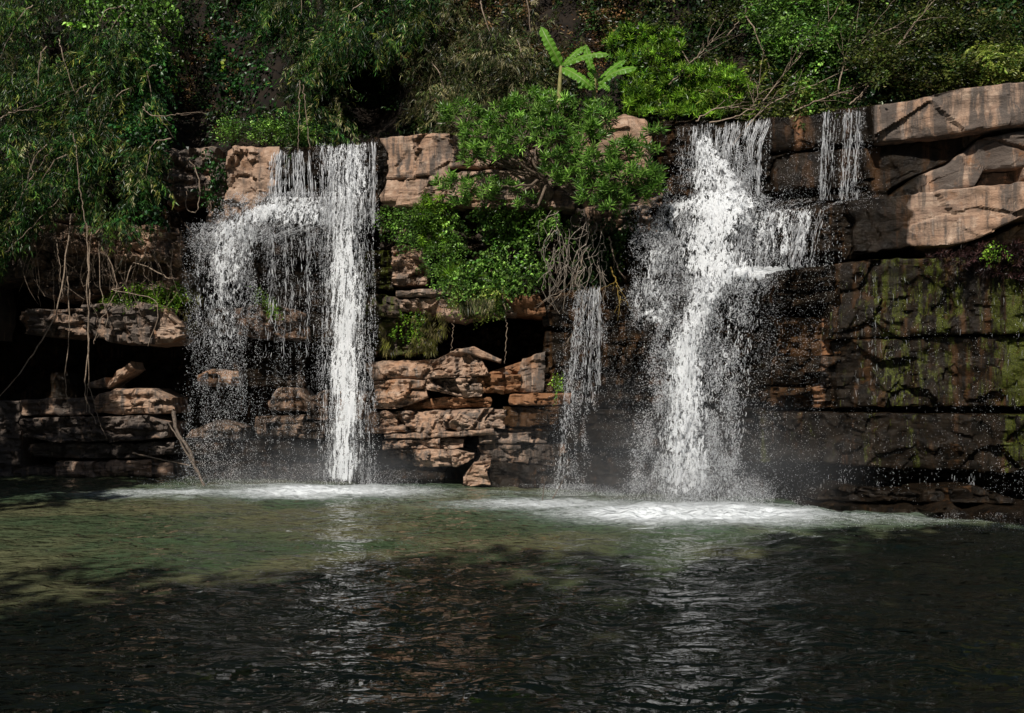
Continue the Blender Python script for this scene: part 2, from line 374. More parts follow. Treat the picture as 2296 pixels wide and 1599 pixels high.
# backing rock, set behind all slabs
def back_fn(x, v):
    t0 = ip(x, LIP) + 14; y = t0 + v * (1240 - t0)
    d = wall(x) + 1.15 + ip(y, [(230, -.45), (430, .0), (700, .3), (800, .7), (900, .3), (1100, .2)])
    p = P(x, y, d); return p + np.stack([0 * x, (fbm(p * 1.3, 4, 77) - .5) * .7, 0 * x], 1)
us, vv = np.linspace(-900, 3300, 420), np.linspace(0, 1, 130)
n_ = len(us) * len(vv); UX = np.tile(us, len(vv))
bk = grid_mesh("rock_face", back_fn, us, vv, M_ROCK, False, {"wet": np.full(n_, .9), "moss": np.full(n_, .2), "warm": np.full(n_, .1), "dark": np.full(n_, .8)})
obj("rock_face", bk, M_ROCK, cliff)

# --- far left
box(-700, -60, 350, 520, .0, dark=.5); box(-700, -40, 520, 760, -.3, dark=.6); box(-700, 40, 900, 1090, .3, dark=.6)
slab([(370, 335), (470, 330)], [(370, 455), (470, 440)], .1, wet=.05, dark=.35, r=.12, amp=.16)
slab([(462, 372), (492, 366)], [(462, 500), (490, 498)], .05, wet=.1, dark=.5)
slab([(496, 338), (520, 329), (625, 326)], [(496, 492), (545, 480), (625, 470)], -.25, wet=lambda x, y: np.clip((x - 585) / 40 + (y - 440) / 70, 0, 1), warm=.12, dark=.0, r=.14, amp=.14, fs=1.6)
slab([(620, 327), (860, 318)], [(620, 470), (860, 500)], -.1, wet=1., dark=.6, r=.2, amp=.12)
box(836, 866, 308, 462, -.12, wet=.75, warm=.5, r=.08)
slab([(40, 480), (165, 478)], [(40, 497), (165, 495)], -.1, dark=.4, wet=.05)
slab([(60, 497), (250, 505)], [(60, 560), (250, 575)], -.35, dark=.1, wet=.02, r=.1, amp=.16)
slab([(248, 500), (400, 505)], [(248, 585), (330, 580), (400, 600)], -.4, dark=.15, wet=.03, amp=.18, r=.1)
slab([(398, 506), (450, 510)], [(398, 600), (450, 610)], -.4, wet=.7, amp=.1, moss=.2)
slab([(-60, 500), (62, 500)], [(-60, 640), (62, 620)], -.3, dark=.5, wet=.1)
slab([(60, 560), (150, 570), (240, 575)], [(60, 655), (150, 680), (240, 660)], .05, dark=.3, wet=.1, amp=.25, fs=3.5)
slab([(240, 585), (330, 580), (420, 600)], [(240, 650), (420, 660)], .1, dark=.2, wet=.15, amp=.22, fs=3.5)
slab([(55, 694), (190, 690)], [(55, 748), (120, 756), (192, 752)], -.25, dark=.3, wet=.05, amp=.2)
slab([(190, 682), (300, 674), (345, 684)], [(190, 745), (240, 765), (345, 772)], -.55, dark=.42, wet=.05, amp=.15, r=.12)
slab([(343, 682), (375, 690), (412, 722)], [(343, 772), (380, 770), (412, 752)], -.5, dark=.0, wet=.05, warm=.25, amp=.1, r=.1)
slab([(405, 700), (560, 690)], [(405, 758), (560, 762)], -.1, wet=.8, moss=.35)
slab([(237, 868), (262, 832), (300, 812)], [(237, 874), (300, 830)], .1, wet=.02, warm=.1, dark=.0, depth=.8)
slab([(200, 856), (236, 850)], [(200, 872), (236, 872)], .2, dark=.2, wet=0)
slab([(215, 884), (250, 872), (340, 872), (378, 892)], [(215, 925), (260, 932), (340, 930), (378, 926)], .1, wet=0, dark=.12, amp=.1, r=.12, warm=.1)
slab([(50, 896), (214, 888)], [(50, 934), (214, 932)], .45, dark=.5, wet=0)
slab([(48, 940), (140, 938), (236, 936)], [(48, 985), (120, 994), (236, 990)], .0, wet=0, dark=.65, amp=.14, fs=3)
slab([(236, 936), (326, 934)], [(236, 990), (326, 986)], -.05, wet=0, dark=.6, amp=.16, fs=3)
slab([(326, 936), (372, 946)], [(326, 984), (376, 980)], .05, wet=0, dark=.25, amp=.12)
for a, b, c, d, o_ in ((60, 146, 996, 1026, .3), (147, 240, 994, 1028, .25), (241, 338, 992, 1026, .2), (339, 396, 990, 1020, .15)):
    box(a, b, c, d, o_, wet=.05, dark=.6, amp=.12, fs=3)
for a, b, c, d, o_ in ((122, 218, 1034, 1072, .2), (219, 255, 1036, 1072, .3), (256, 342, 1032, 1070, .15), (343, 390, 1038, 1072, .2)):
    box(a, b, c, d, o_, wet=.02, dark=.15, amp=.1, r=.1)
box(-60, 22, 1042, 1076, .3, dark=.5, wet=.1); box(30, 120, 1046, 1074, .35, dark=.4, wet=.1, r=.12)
# --- behind the left fall
slab([(440, 508), (600, 500)], [(440, 620), (600, 640)], -.35, wet=.9, moss=.15, r=.1)
slab([(560, 492), (760, 505)], [(560, 560), (760, 600)], -.6, wet=1., moss=.0, r=.2)
slab([(598, 560), (850, 600)], [(598, 690), (850, 690)], -.1, wet=.95, moss=.3)
slab([(539, 690), (610, 676), (680, 700)], [(539, 752), (680, 762)], -.35, wet=.5, warm=.3, dark=.0, amp=.16, r=.12)
slab([(678, 690), (832, 660)], [(678, 770), (832, 790)], .0, wet=.9, moss=.4)
slab([(437, 842), (480, 826), (532, 832)], [(437, 866), (532, 864)], .1, wet=.42, warm=.35, dark=.0, r=.1)
slab([(530, 800), (680, 790)], [(530, 870), (680, 870)], .6, wet=.6, dark=.3)
slab([(606, 900), (622, 868), (668, 872), (694, 905)], [(606, 920), (694, 922)], -.05, wet=.45, warm=.2, dark=.0, r=.12, amp=.14)
slab([(583, 934), (676, 930)], [(583, 980), (676, 982)], -.1, wet=.5, warm=.1, dark=.2, r=.1)
slab([(428, 962), (470, 944), (530, 962)], [(428, 986), (530, 986)], .0, wet=.45, dark=.3, r=.12)
slab([(690, 890), (735, 875), (830, 880)], [(690, 940), (830, 945)], .1, wet=.5, warm=.2, dark=.2)
slab([(676, 945), (830, 940)], [(676, 985), (830, 990)], .0, wet=.6, dark=.3)
for a, b, c, d, o_ in ((430, 505, 990, 1030, .1), (506, 600, 988, 1026, .15), (602, 700, 986, 1030, .05), (702, 834, 992, 1036, .05), (440, 560, 1034, 1078, .0), (562, 660, 1030, 1078, .1), (662, 834, 1038, 1080, .0)):
    box(a, b, c, d, o_, wet=.75, dark=.4, amp=.14, r=.1, warm=.1)
# --- centre
slab([(862, 308), (895, 303), (931, 302)], [(862, 398), (931, 402)], -.2, wet=.0, dark=.26, r=.08, amp=.07, fs=1.4)
slab([(932, 302), (960, 297), (1012, 298)], [(932, 392), (1000, 396), (1012, 396)], -.24, wet=.0, dark=.2, r=.08, amp=.08, fs=1.4)
slab([(864, 400), (905, 401)], [(866, 458), (905, 462)], -.14, wet=.0, dark=.1, r=.05, amp=.05)
slab([(906, 398), (966, 396)], [(906, 462), (950, 464), (966, 440)], -.2, wet=.0, dark=.05, r=.05, amp=.05)
slab([(1010, 300), (1085, 298), (1180, 288)], [(1010, 380), (1180, 372)], -.18, wet=.0, dark=.12, amp=.1, warm=.05)
slab([(1180, 290), (1240, 284), (1292, 292)], [(1180, 372), (1292, 380)], -.22, wet=.0, dark=.12, amp=.1)
slab([(966, 396), (1060, 382), (1180, 376)], [(966, 455), (1060, 462), (1180, 470)], -.25, wet=.0, dark=.08, amp=.1)
slab([(1180, 376), (1292, 382)], [(1180, 468), (1292, 470)], -.22, wet=.0, dark=.2, amp=.14)
slab([(1284, 300), (1300, 278), (1345, 258), (1395, 250), (1440, 260), (1468, 292)], [(1284, 400), (1360, 424), (1440, 415), (1468, 370)], -.45, wet=.0, dark=-.05, r=.3, amp=.12, fs=1.0, name="rock_boulder")
slab([(1290, 424), (1480, 410)], [(1290, 520), (1480, 520)], -.1, wet=.3, dark=.4, amp=.16)
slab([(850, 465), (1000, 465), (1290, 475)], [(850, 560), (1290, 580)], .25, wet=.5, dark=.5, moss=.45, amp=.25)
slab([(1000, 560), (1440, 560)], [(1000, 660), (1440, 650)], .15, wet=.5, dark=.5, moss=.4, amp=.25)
slab([(880, 556), (905, 548), (952, 562)], [(880, 638), (952, 636)], -.2, wet=.05, dark=.12, amp=.18, fs=3)
slab([(826, 560), (882, 560)], [(826, 650), (882, 650)], -.05, wet=.6, moss=.6, amp=.2)
slab([(893, 650), (950, 646), (1012, 648)], [(893, 663), (1012, 664)], -.5, wet=.1, dark=.3)
slab([(826, 662), (893, 660)], [(826, 705), (893, 712)], -.3, wet=.45, moss=.6, amp=.18)
slab([(892, 666), (984, 664)], [(892, 696), (984, 702)], -.42, wet=.1, dark=.1, moss=.15, amp=.14)
slab([(984, 666), (1078, 662)], [(984, 712), (1035, 722), (1078, 708)], -.5, wet=.1, dark=.1, warm=.1, amp=.14)
slab([(1078, 662), (1140, 660)], [(1078, 706), (1140, 702)], -.35, wet=.3, dark=.3, warm=.2)
slab([(1140, 660), (1214, 656)], [(1140, 702), (1214, 708)], -.42, wet=.4, warm=.7, amp=.12)
slab([(1214, 656), (1300, 650)], [(1214, 730), (1300, 740)], -.3, wet=.9, warm=.2)
slab([(826, 712), (960, 710)], [(826, 795), (960, 790)], .15, wet=.3, moss=.75, amp=.22)
slab([(960, 725), (1260, 730)], [(960, 800), (1260, 800)], .9, wet=.7, moss=.2, amp=.25, depth=.9)
slab([(826, 812), (900, 806), (974, 806)], [(826, 850), (974, 847)], -.25, wet=.02, dark=.05, warm=.15, amp=.13)
slab([(976, 806), (1006, 786), (1040, 778), (1104, 838)], [(976, 845), (1104, 843)], -.4, wet=.02, dark=.05, warm=.12, amp=.2, fs=3)
slab([(1030, 782), (1052, 776), (1110, 804)], [(1030, 790), (1110, 812)], -.55, wet=.02, dark=.15, amp=.06, depth=.9)
slab([(1106, 828), (1166, 812)], [(1106, 842), (1166, 840)], -.2, wet=.1, warm=.55)
slab([(1166, 806), (1216, 790)], [(1166, 880), (1216, 880)], -.3, wet=.2, warm=.25, amp=.08)
slab([(1216, 745), (1300, 740)], [(1216, 882), (1300, 880)], -.2, wet=.8, warm=.45, moss=.3)
slab([(828, 850), (964, 849)], [(828, 918), (900, 916), (964, 890)], -.3, wet=.05, dark=.05, warm=.25, amp=.17, fs=2.2)
slab([(974, 846), (1036, 845)], [(974, 872), (1036, 892)], -.33, wet=.0, dark=.1, warm=.05, amp=.2, fs=3)
slab([(1036, 845), (1078, 843)], [(1036, 892), (1070, 890), (1078, 880)], -.42, wet=.0, dark=.02, amp=.16, fs=3)
slab([(1076, 842), (1166, 838)], [(1076, 880), (1120, 884), (1166, 878)], -.35, wet=.15, warm=.75, amp=.15, fs=3)
slab([(918, 900), (1000, 888), (1084, 892)], [(918, 919), (1084, 915)], -.1, wet=.1, warm=.8, amp=.14, fs=3)
slab([(1150, 884), (1285, 880)], [(1150, 908), (1285, 908)], -.3, wet=.3, warm=.8, moss=.3)
for a, b, c, d, o_, w_ in ((820, 905, 922, 972, -.2, .05), (906, 1002, 920, 972, -.3, .0), (1003, 1092, 918, 966, -.34, .0), (1093, 1128, 920, 960, -.25, .1)):
    box(a, b, c, d, o_, wet=.03 if w_ < .1 else .2, dark=.18, warm=w_, amp=.16, fs=3)
slab([(1128, 912), (1290, 910)], [(1128, 955), (1290, 952)], -.3, wet=.7, warm=.75, moss=.2)
slab([(860, 975), (1106, 964)], [(860, 985), (1106, 978)], -.38, wet=.05, dark=.15, amp=.08)
slab([(1128, 956), (1290, 954)], [(1128, 966), (1290, 968)], -.2, wet=.6, warm=.6)
slab([(850, 990), (992, 980)], [(850, 1008), (992, 1006)], -.3, wet=.15, dark=.25, amp=.13, fs=3)
slab([(996, 980), (1040, 984)], [(996, 1006), (1040, 1004)], -.2, wet=.0, dark=.1, amp=.14)
slab([(1080, 972), (1226, 966)], [(1080, 996), (1226, 994)], -.15, wet=.35, dark=.35, amp=.1)
slab([(836, 1012), (940, 1008), (1030, 1008), (1058, 1018)], [(836, 1040), (940, 1046), (1010, 1046), (1058, 1030)], -.36, wet=lambda x, y: np.clip((960 - x) / 60, 0, .8), dark=.1, amp=.16, fs=2.6)
slab([(1076, 998), (1270, 996)], [(1076, 1034), (1270, 1046)], -.1, wet=.45, dark=.35, amp=.12)
slab([(840, 1058), (900, 1050), (985, 1056)], [(840, 1086), (985, 1086)], -.3, wet=.8, dark=.3, r=.1)
slab([(1036, 1068), (1064, 1036), (1094, 1034)], [(1036, 1090), (1094, 1088)], -.2, wet=.0, dark=-.05, amp=.12)
slab([(1090, 1036), (1280, 1048)], [(1090, 1096), (1280, 1104)], -.15, wet=.7, dark=.4)
# --- behind the right falls
slab([(1470, 272), (1570, 268)], [(1470, 380), (1570, 372)], -.05, wet=.85, dark=.5, warm=.3, amp=.14)
slab([(1470, 384), (1570, 376)], [(1470, 460), (1570, 460)], -.1, wet=.85, warm=.4, amp=.14)
slab([(1560, 272), (1735, 262)], [(1560, 450), (1735, 440)], -.1, wet=1., amp=.14, r=.25)
slab([(1730, 264), (1840, 252), (1962, 234)], [(1730, 342), (1962, 318)], -.18, wet=lambda x, y: .95 - .55 * np.exp(-((x - 1790) / 14) ** 2), warm=lambda x, y: 1.2 * np.exp(-((x - 1790) / 20) ** 2), amp=.06, fs=1., r=.08)
slab([(1722, 348), (1962, 326)], [(1722, 432), (1962, 418)], -.12, wet=.95, warm=.3, amp=.08, fs=1.2)
slab([(1405, 470), (1500, 458)], [(1405, 570), (1500, 575)], -.1, wet=.95, amp=.2)
slab([(1480, 462), (1720, 452)], [(1480, 590), (1720, 600)], -.55, wet=1., amp=.22, r=.2)
slab([(1700, 472), (1880, 448), (1985, 440)], [(1700, 590), (1880, 590), (1985, 560)], -.6, wet=.97, warm=.15, amp=.12, r=.18)
slab([(1700, 452), (1880, 434), (1990, 428)], [(1700, 470), (1880, 450), (1990, 444)], -.1, wet=.97, depth=1.0)
slab([(1400, 575), (1560, 570)], [(1400, 690), (1560, 700)], -.5, wet=1., amp=.22, r=.18)
slab([(1560, 602), (1700, 602), (1872, 592)], [(1560, 690), (1700, 690), (1780, 700), (1872, 676)], -1.0, wet=.95, moss=.1, amp=.2, r=.2)
slab([(1280, 646), (1420, 640)], [(1280, 830), (1420, 830)], -.45, wet=.9, warm=.45, amp=.16, r=.15)
slab([(1400, 690), (1560, 700)], [(1400, 900), (1560, 905)], -.4, wet=.9, warm=.35, amp=.22)
slab([(1550, 690), (1740, 695)], [(1550, 905), (1740, 905)], -.6, wet=.92, moss=.35, warm=.25, amp=.22)
slab([(1290, 835), (1480, 835)], [(1290, 915), (1480, 915)], -.3, wet=.85, warm=.5, moss=.3, amp=.16)
slab([(1270, 918), (1500, 912)], [(1270, 1010), (1500, 1010)], -.3, wet=.85, warm=.15, moss=.15)
slab([(1480, 912), (1720, 915)], [(1480, 1020), (1720, 1040)], -.7, wet=.95, moss=.2)
slab([(1260, 1014), (1500, 1014)], [(1260, 1110), (1500, 1120)], -.2, wet=.9, dark=.4)
slab([(1480, 1024), (1800, 1040)], [(1480, 1135), (1800, 1150)], -.5, wet=.95)
# --- right wall
slab([(1958, 234), (2120, 206), (2296, 182), (2420, 168)], [(1958, 316), (2120, 302), (2296, 282), (2420, 270)], -.45, wet=lambda x, y: np.clip((1972 - x) / 25, 0, 1), dark=lambda x, y: .12 + .25 * vnoise(np.stack([x * .02, y * .0, 0 * x], 1), 4), r=.07, amp=.07, fs=.9, jag=1.5)
slab([(1958, 322), (2060, 312), (2214, 300)], [(1958, 432), (1990, 430), (2080, 388), (2150, 342), (2214, 304)], -.1, wet=lambda x, y: .9 - np.clip((x - 2120) / 120, 0, .5), warm=.35, amp=.06, fs=1.)
slab([(2000, 436), (2080, 392), (2150, 346), (2214, 308), (2300, 294), (2420, 280)], [(2000, 470), (2060, 446), (2190, 418), (2205, 378), (2300, 374), (2420, 362)], -.32, wet=lambda x, y: np.clip((2090 - x) / 60, 0, 1), dark=.42, amp=.07, fs=1., warm=.12)
box(2200, 2250, 384, 412, -.1, wet=.3, dark=.4); box(2252, 2292, 382, 408, -.05, wet=.3, dark=.4); box(2292, 2420, 372, 404, -.2, wet=.1, dark=.3)
slab([(1905, 448), (2030, 434), (2296, 407), (2420, 396)], [(1905, 572), (1990, 560), (2060, 550), (2150, 548), (2225, 522), (2296, 488), (2420, 470)], -.75, wet=lambda x, y: np.clip((2052 - x + 25 * vnoise(np.stack([x * 0, y * .05, 0 * x], 1), 2)) / 40, 0, 1), dark=lambda x, y: .06 + .1 * vnoise(np.stack([x * .02, y * .0, 0 * x], 1), 9), warm=.12, r=.05, amp=.06, fs=1.)
slab([(2226, 530), (2296, 500), (2420, 490)], [(2226, 545), (2296, 542), (2420, 540)], -.3, wet=.1, warm=.2, dark=.1)
mossy = lambda x, y: .42 + .42 * vnoise(np.stack([x * .018, y * .002, 0 * x], 1), 21) * np.clip((x - 1900) / 60, .2, 1)
slab([(1868, 592), (1990, 578), (2130, 575)], [(1868, 760), (2130, 752)], -.9, wet=.88, moss=mossy, warm=.2, r=.07, amp=.11, fs=1.5)
slab([(2130, 575), (2296, 572), (2420, 572)], [(2130, 752), (2420, 748)], -.95, wet=.9, moss=mossy, warm=.4, r=.07, amp=.10, fs=1.4)
slab([(1880, 762), (2150, 756)], [(1880, 915), (2150, 912)], -.82, wet=.88, moss=mossy, warm=.25, r=.05, amp=.12, fs=1.6)
slab([(2150, 756), (2420, 752)], [(2150, 912), (2420, 912)], -.86, wet=.92, moss=mossy, warm=.4, r=.05, amp=.10, fs=1.5)
slab([(1735, 706), (1800, 712), (1880, 702)], [(1735, 790), (1800, 800), (1880, 795)], -.72, wet=lambda x, y: .75 - .6 * np.exp(-((x - 1855) / 16) ** 2), warm=.85, amp=.16, fs=2.4)
slab([(1735, 800), (1882, 798)], [(1735, 862), (1882, 860)], -.74, wet=lambda x, y: .9 - .5 * np.exp(-((x - 1850) / 16) ** 2), warm=.3, amp=.14)
slab([(1735, 864), (1882, 862)], [(1735, 914), (1882, 916)], -.7, wet=lambda x, y: .8 - .5 * np.exp(-((x - 1835) / 20) ** 2), warm=.6, amp=.14, moss=.2)
slab([(1700, 924), (2000, 926), (2200, 930), (2420, 932)], [(1700, 1040), (1860, 1040), (2000, 1050), (2200, 1060), (2420, 1058)], -1.15, wet=.95, moss=lambda x, y: .3 + .25 * vnoise(np.stack([x * .02, y * .003, 0 * x], 1), 6), warm=.05, r=.08, amp=.11, fs=1.5)
slab([(1640, 1046), (2420, 1056)], [(1640, 1150), (2420, 1180)], .2, wet=.95, dark=.6, depth=.9)
slab([(1850, 1106), (1905, 1084), (1960, 1096), (2072, 1104)], [(1850, 1122), (2072, 1128)], -1.6, wet=.8, dark=.5, amp=.16, fs=2.5, depth=2)
slab([(2072, 1100), (2180, 1090), (2225, 1102), (2268, 1116)], [(2072, 1128), (2268, 1130)], -1.7, wet=.8, dark=.5, amp=.14, fs=2.5, depth=2)
slab([(1830, 1132), (1900, 1126), (2050, 1134), (2105, 1156)], [(1830, 1160), (2105, 1190)], -1.7, wet=1., dark=.5, r=.2, amp=.2, depth=2.6)
slab([(2095, 1150), (2150, 1130), (2225, 1176)], [(2095, 1205), (2225, 1225)], -2.2, wet=1., dark=.5, r=.2, amp=.2, depth=3)
slab([(2236, 1168), (2290, 1148), (2420, 1150)], [(2236, 1240), (2420, 1270)], -2.6, wet=1., dark=.5, r=.2, amp=.2, depth=3)
slab([(2420, 240), (2700, 200)], [(2420, 600), (2700, 600)], -.5, dark=.2, wet=.1, step=9); slab([(2420, 610), (2700, 610)], [(2420, 1230), (2700, 1280)], -.9, wet=.9, step=9)
# unseen cliff arm added beyond the left edge to block sun from that side
def arm_fn(u, v):
    p = np.stack([-13.6 - .6 * v / 8 - (23 - u) * .12, u, v], 1)
    return p + np.stack([(fbm(p * .8, 4, 3) - .5) * 1.6, 0 * u, 0 * u], 1)
ua, va = np.linspace(11, 27, 60), np.linspace(-1, 8.4, 40); nn_ = 2400
obj("rock_face", grid_mesh("rock_face", arm_fn, ua, va, M_ROCK, False, {"wet": np.full(nn_, .3), "moss": np.full(nn_, .3), "warm": np.full(nn_, .1), "dark": np.full(nn_, .5)}), M_ROCK, cliff)
# ---------------------------------------------------------------- foliage
def frame_from(d, roll):
    """rotation matrices whose Y axis follows d (N x 3), rolled about it"""
    d = d / (np.linalg.norm(d, axis=1, keepdims=True) + 1e-9)
    ref = np.where(np.abs(d[:, 2:3]) > .93, np.array([[1., 0, 0]]), np.array([[0, 0, 1.]]))
    x = np.cross(d, ref); x /= np.linalg.norm(x, axis=1, keepdims=True) + 1e-9; z = np.cross(x, d)
    c, s = np.cos(roll)[:, None], np.sin(roll)[:, None]
    x, z = x * c + z * s, z * c - x * s
    return np.stack([x, d, z], 2)                       # columns x, y, z
def proto_leaves(base, dirs, roll, L, W):
    """leaf blades as pointed folded pairs of triangles -> N x 4 x 3"""
    R = frame_from(np.asarray(dirs, float), np.asarray(roll, float)); L = np.asarray(L)[:, None]; W = np.asarray(W)[:, None]
    b = np.asarray(base, float); x, y, z = R[:, :, 0], R[:, :, 1], R[:, :, 2]
    return np.stack([b, b + y * L * .42 + x * W * .5 + z * W * .13, b + y * L - z * L * .12, b + y * L * .42 - x * W * .5 + z * W * .13], 1)
def spray(kind, r):
    """one leafy twig in local space (hangs or points along its own axis)"""
    B, Dd, Ro, L, W = [], [], [], [], []
    def add(b, d, l, w): B.append(b); Dd.append(d); Ro.append(r.uniform(0, 6.28)); L.append(l); W.append(w)
    if kind == 'bamboo':                                 # arching twig, fans of narrow drooping blades
        for k in range(5):
            t = (k + 1) / 5; c = np.array([0, .62 * t, -.22 * t * t])
            for j in range(r.integers(4, 7)):
                add(c + r.normal(0, .02, 3), np.array([r.uniform(-.7, .7), r.uniform(.1, .8), r.uniform(-1.3, -.1)]), r.uniform(.11, .2), r.uniform(.013, .022))
    elif kind == 'willow':                               # rosette of lance leaves at the end of a shoot
        for k in range(13):
            a = k * 2.4; up = .25 + .07 * k
            add(np.array([0, .006 * k, 0]), np.array([math.cos(a), up, math.sin(a)]), r.uniform(.10, .165), r.uniform(.024, .034))
    elif kind == 'broad':                                # creeper strand with heart-shaped leaves
        for k in range(11):
            t = k / 11; add(np.array([.05 * math.sin(k * 2.1), .02 * math.cos(k), -.6 * t]), np.array([r.uniform(-1, 1), r.uniform(.2, 1), r.uniform(-1.2, .1)]), r.uniform(.075, .13), r.uniform(.06, .095))
    elif kind == 'small':                                # twiggy growth of small oval leaves
        for k in range(26):
            t = k / 26; s = 1 if k % 2 else -1
            add(np.array([s * .03, .5 * t, -.08 * t * t]) + r.normal(0, .045, 3), np.array([s * r.uniform(.3, 1), r.uniform(.1, .8), r.uniform(-.8, .5)]), r.uniform(.05, .085), r.uniform(.026, .042))
    elif kind == 'compound':                             # hanging compound leaves
        for k in range(18):
            t = (k // 2) / 9; s = 1 if k % 2 else -1
            add(np.array([s * .012, .34 * t, -.16 * t * t]), np.array([s, .45, -.35 + r.uniform(-.2, .2)]), r.uniform(.07, .10), r.uniform(.028, .036))
    elif kind == 'blade':                                # tuft of long grass
        for k in range(16):
            add(r.normal(0, .02, 3), np.array([r.uniform(-.8, .8), r.uniform(-.3, .6), r.uniform(.5, 1.3)]), r.uniform(.25, .5), .014)
    elif kind == 'fringe':                               # dry hanging fringe of roots and moss
        for k in range(12):
            add(r.normal(0, .05, 3), np.array([r.uniform(-.15, .15), r.uniform(0, .2), -1]), r.uniform(.12, .3), .014)
    elif kind == 'big':
        for k in range(5):
            add(r.normal(0, .03, 3), np.array([r.uniform(-.8, .8), r.uniform(.2, .8), r.uniform(-.9, .2)]), r.uniform(.3, .45), r.uniform(.12, .17))
    return proto_leaves(B, Dd, Ro, np.array(L), np.array(W))
PROTO = {k: [spray(k, rng) for _ in range(6)] for k in ('bamboo', 'willow', 'broad', 'small', 'compound', 'blade', 'fringe', 'big')}
TINTS = {  # base colours of the blades, each with its share
    'bamboo': ([(.04, .12, .03), (.11, .20, .04), (.24, .25, .07), (.016, .05, .018), (.34, .32, .2)], [.36, .20, .11, .25, .08]),
    'dry': ([(.17, .155, .085), (.10, .13, .045), (.28, .25, .17), (.045, .08, .025)], [.3, .3, .15, .25]),
    'broad': ([(.022, .085, .020), (.035, .11, .025), (.015, .055, .02), (.12, .15, .025)], [.42, .32, .22, .04]),
    'willow': ([(.12, .25, .045), (.22, .38, .09), (.055, .14, .028)], [.45, .3, .25]),
    'bright': ([(.14, .27, .025), (.22, .36, .045), (.07, .17, .02)], [.45, .25, .3]),
    'yellow': ([(.22, .27, .06), (.13, .20, .04), (.32, .32, .11), (.05, .10, .02)], [.35, .35, .12, .18]),
    'dark': ([(.02, .055, .016), (.035, .075, .02), (.06, .085, .022), (.012, .035, .012)], [.4, .3, .12, .18]),
    'olive': ([(.06, .085, .02), (.09, .105, .03), (.035, .065, .015), (.14, .12, .05)], [.35, .3, .27, .08]),
    'moss': ([(.14, .15, .03), (.10, .09, .04), (.2, .17, .08)], [.4, .3, .3]),
    'purple': ([(.055, .025, .03), (.09, .045, .045), (.03, .02, .02)], [.5, .25, .25]),
    'litter': ([(.14, .075, .035), (.24, .15, .085), (.07, .035, .018)], [.45, .25, .3]),
}
def foliage(kind, tint, pos, dirs, scale=(.8, 1.2), roll=None, var=None):
    var = var or ((.05, .55) if tint in ('bright', 'yellow') else (-.4, .85))
    """sprays of one kind set at pos (N x 3), pointing along dirs; -> (verts, tris, colours)"""
    pos = np.asarray(pos, float); n = len(pos); VV, CC = [], []
    R = frame_from(np.asarray(dirs, float), rng.uniform(-.6, .6, n) if roll is None else roll); S = rng.uniform(*scale, n)
    which = rng.integers(0, 6, n); cols, sh = TINTS[tint]; cols = np.array(cols)
    for k in range(6):
        m = which == k
        if not m.any(): continue
        q = PROTO[kind][k]; v = np.einsum('nij,abj->nabi', R[m], q) * S[m][:, None, None, None] + pos[m][:, None, None]
        nl = v.shape[0] * v.shape[1]; per = rng.choice(len(cols), v.shape[0], p=np.array(sh) / sum(sh)); own = rng.choice(len(cols), nl, p=np.array(sh) / sum(sh))
        c = cols[np.where(rng.uniform(0, 1, nl) < .6, np.repeat(per, v.shape[1]), own)] * rng.uniform(.65, 1.35, (nl, 1)) * np.repeat(np.minimum(np.exp(rng.normal(*var, v.shape[0])), 2.4), v.shape[1])[:, None]
        VV.append(v.reshape(-1, 3)); CC.append(np.repeat(c, 4, 0))
    V = np.concatenate(VV); b = np.arange(len(V) // 4)[:, None] * 4
    return V, np.concatenate([b + [0, 1, 2], b + [0, 2, 3]]), np.concatenate(CC)
def merge(parts):
    V, Fa, Cc, b = [], [], [], 0
    for v, f, c in parts: V.append(v); Fa.append(f + b); Cc.append(c); b += len(v)
    return np.concatenate(V), np.concatenate(Fa), np.concatenate(Cc)
def leafy(name, parts, parent, kind='stuff'):
    v, f, c = merge(parts); return obj(name, mesh_np(name, v, f, cols=c), M_LEAF, parent, kind=kind)
def scatter_px(poly_rows, n):
    """n random (x, y) inside rows [(y, xl, xr)...]"""
    ys = np.array([a for a, b, c in poly_rows], float); xl = np.array([b for a, b, c in poly_rows], float); xr = np.array([c for a, b, c in poly_rows], float)
    yy = np.linspace(ys[0], ys[-1], 200); w = np.maximum(np.interp(yy, ys, xr) - np.interp(yy, ys, xl), 0) + 1e-6
    y = rng.choice(yy, n, p=w / w.sum()) + rng.uniform(-1, 1, n) * (ys[-1] - ys[0]) / 400
    a, b = np.interp(y, ys, xl), np.interp(y, ys, xr); return a + (b - a) * rng.uniform(0, 1, n), y
def out_dir(n, fwd=.8, side=.7, up=-.2, ups=.4):
    return np.stack([rng.normal(0, side, n), -np.abs(rng.normal(fwd, .3, n)), rng.normal(up, ups, n)], 1)
def billow(x, y, D, amp, s=.9, seed=40):
    """how far the growth swells towards the viewer"""
    p = P(x, y, D); saw = np.mod(p[:, 2] * .85 + p[:, 0] * .1 + 2.2 * fbm(p * [.6, .6, .5], 2, seed + 77), 1.0)
    return amp * (1.5 * (np.clip((fbm(p * s, 3, seed) - .3) / .4, 0, 1.1) - .25) + 1.1 * (1 - saw) - .5)
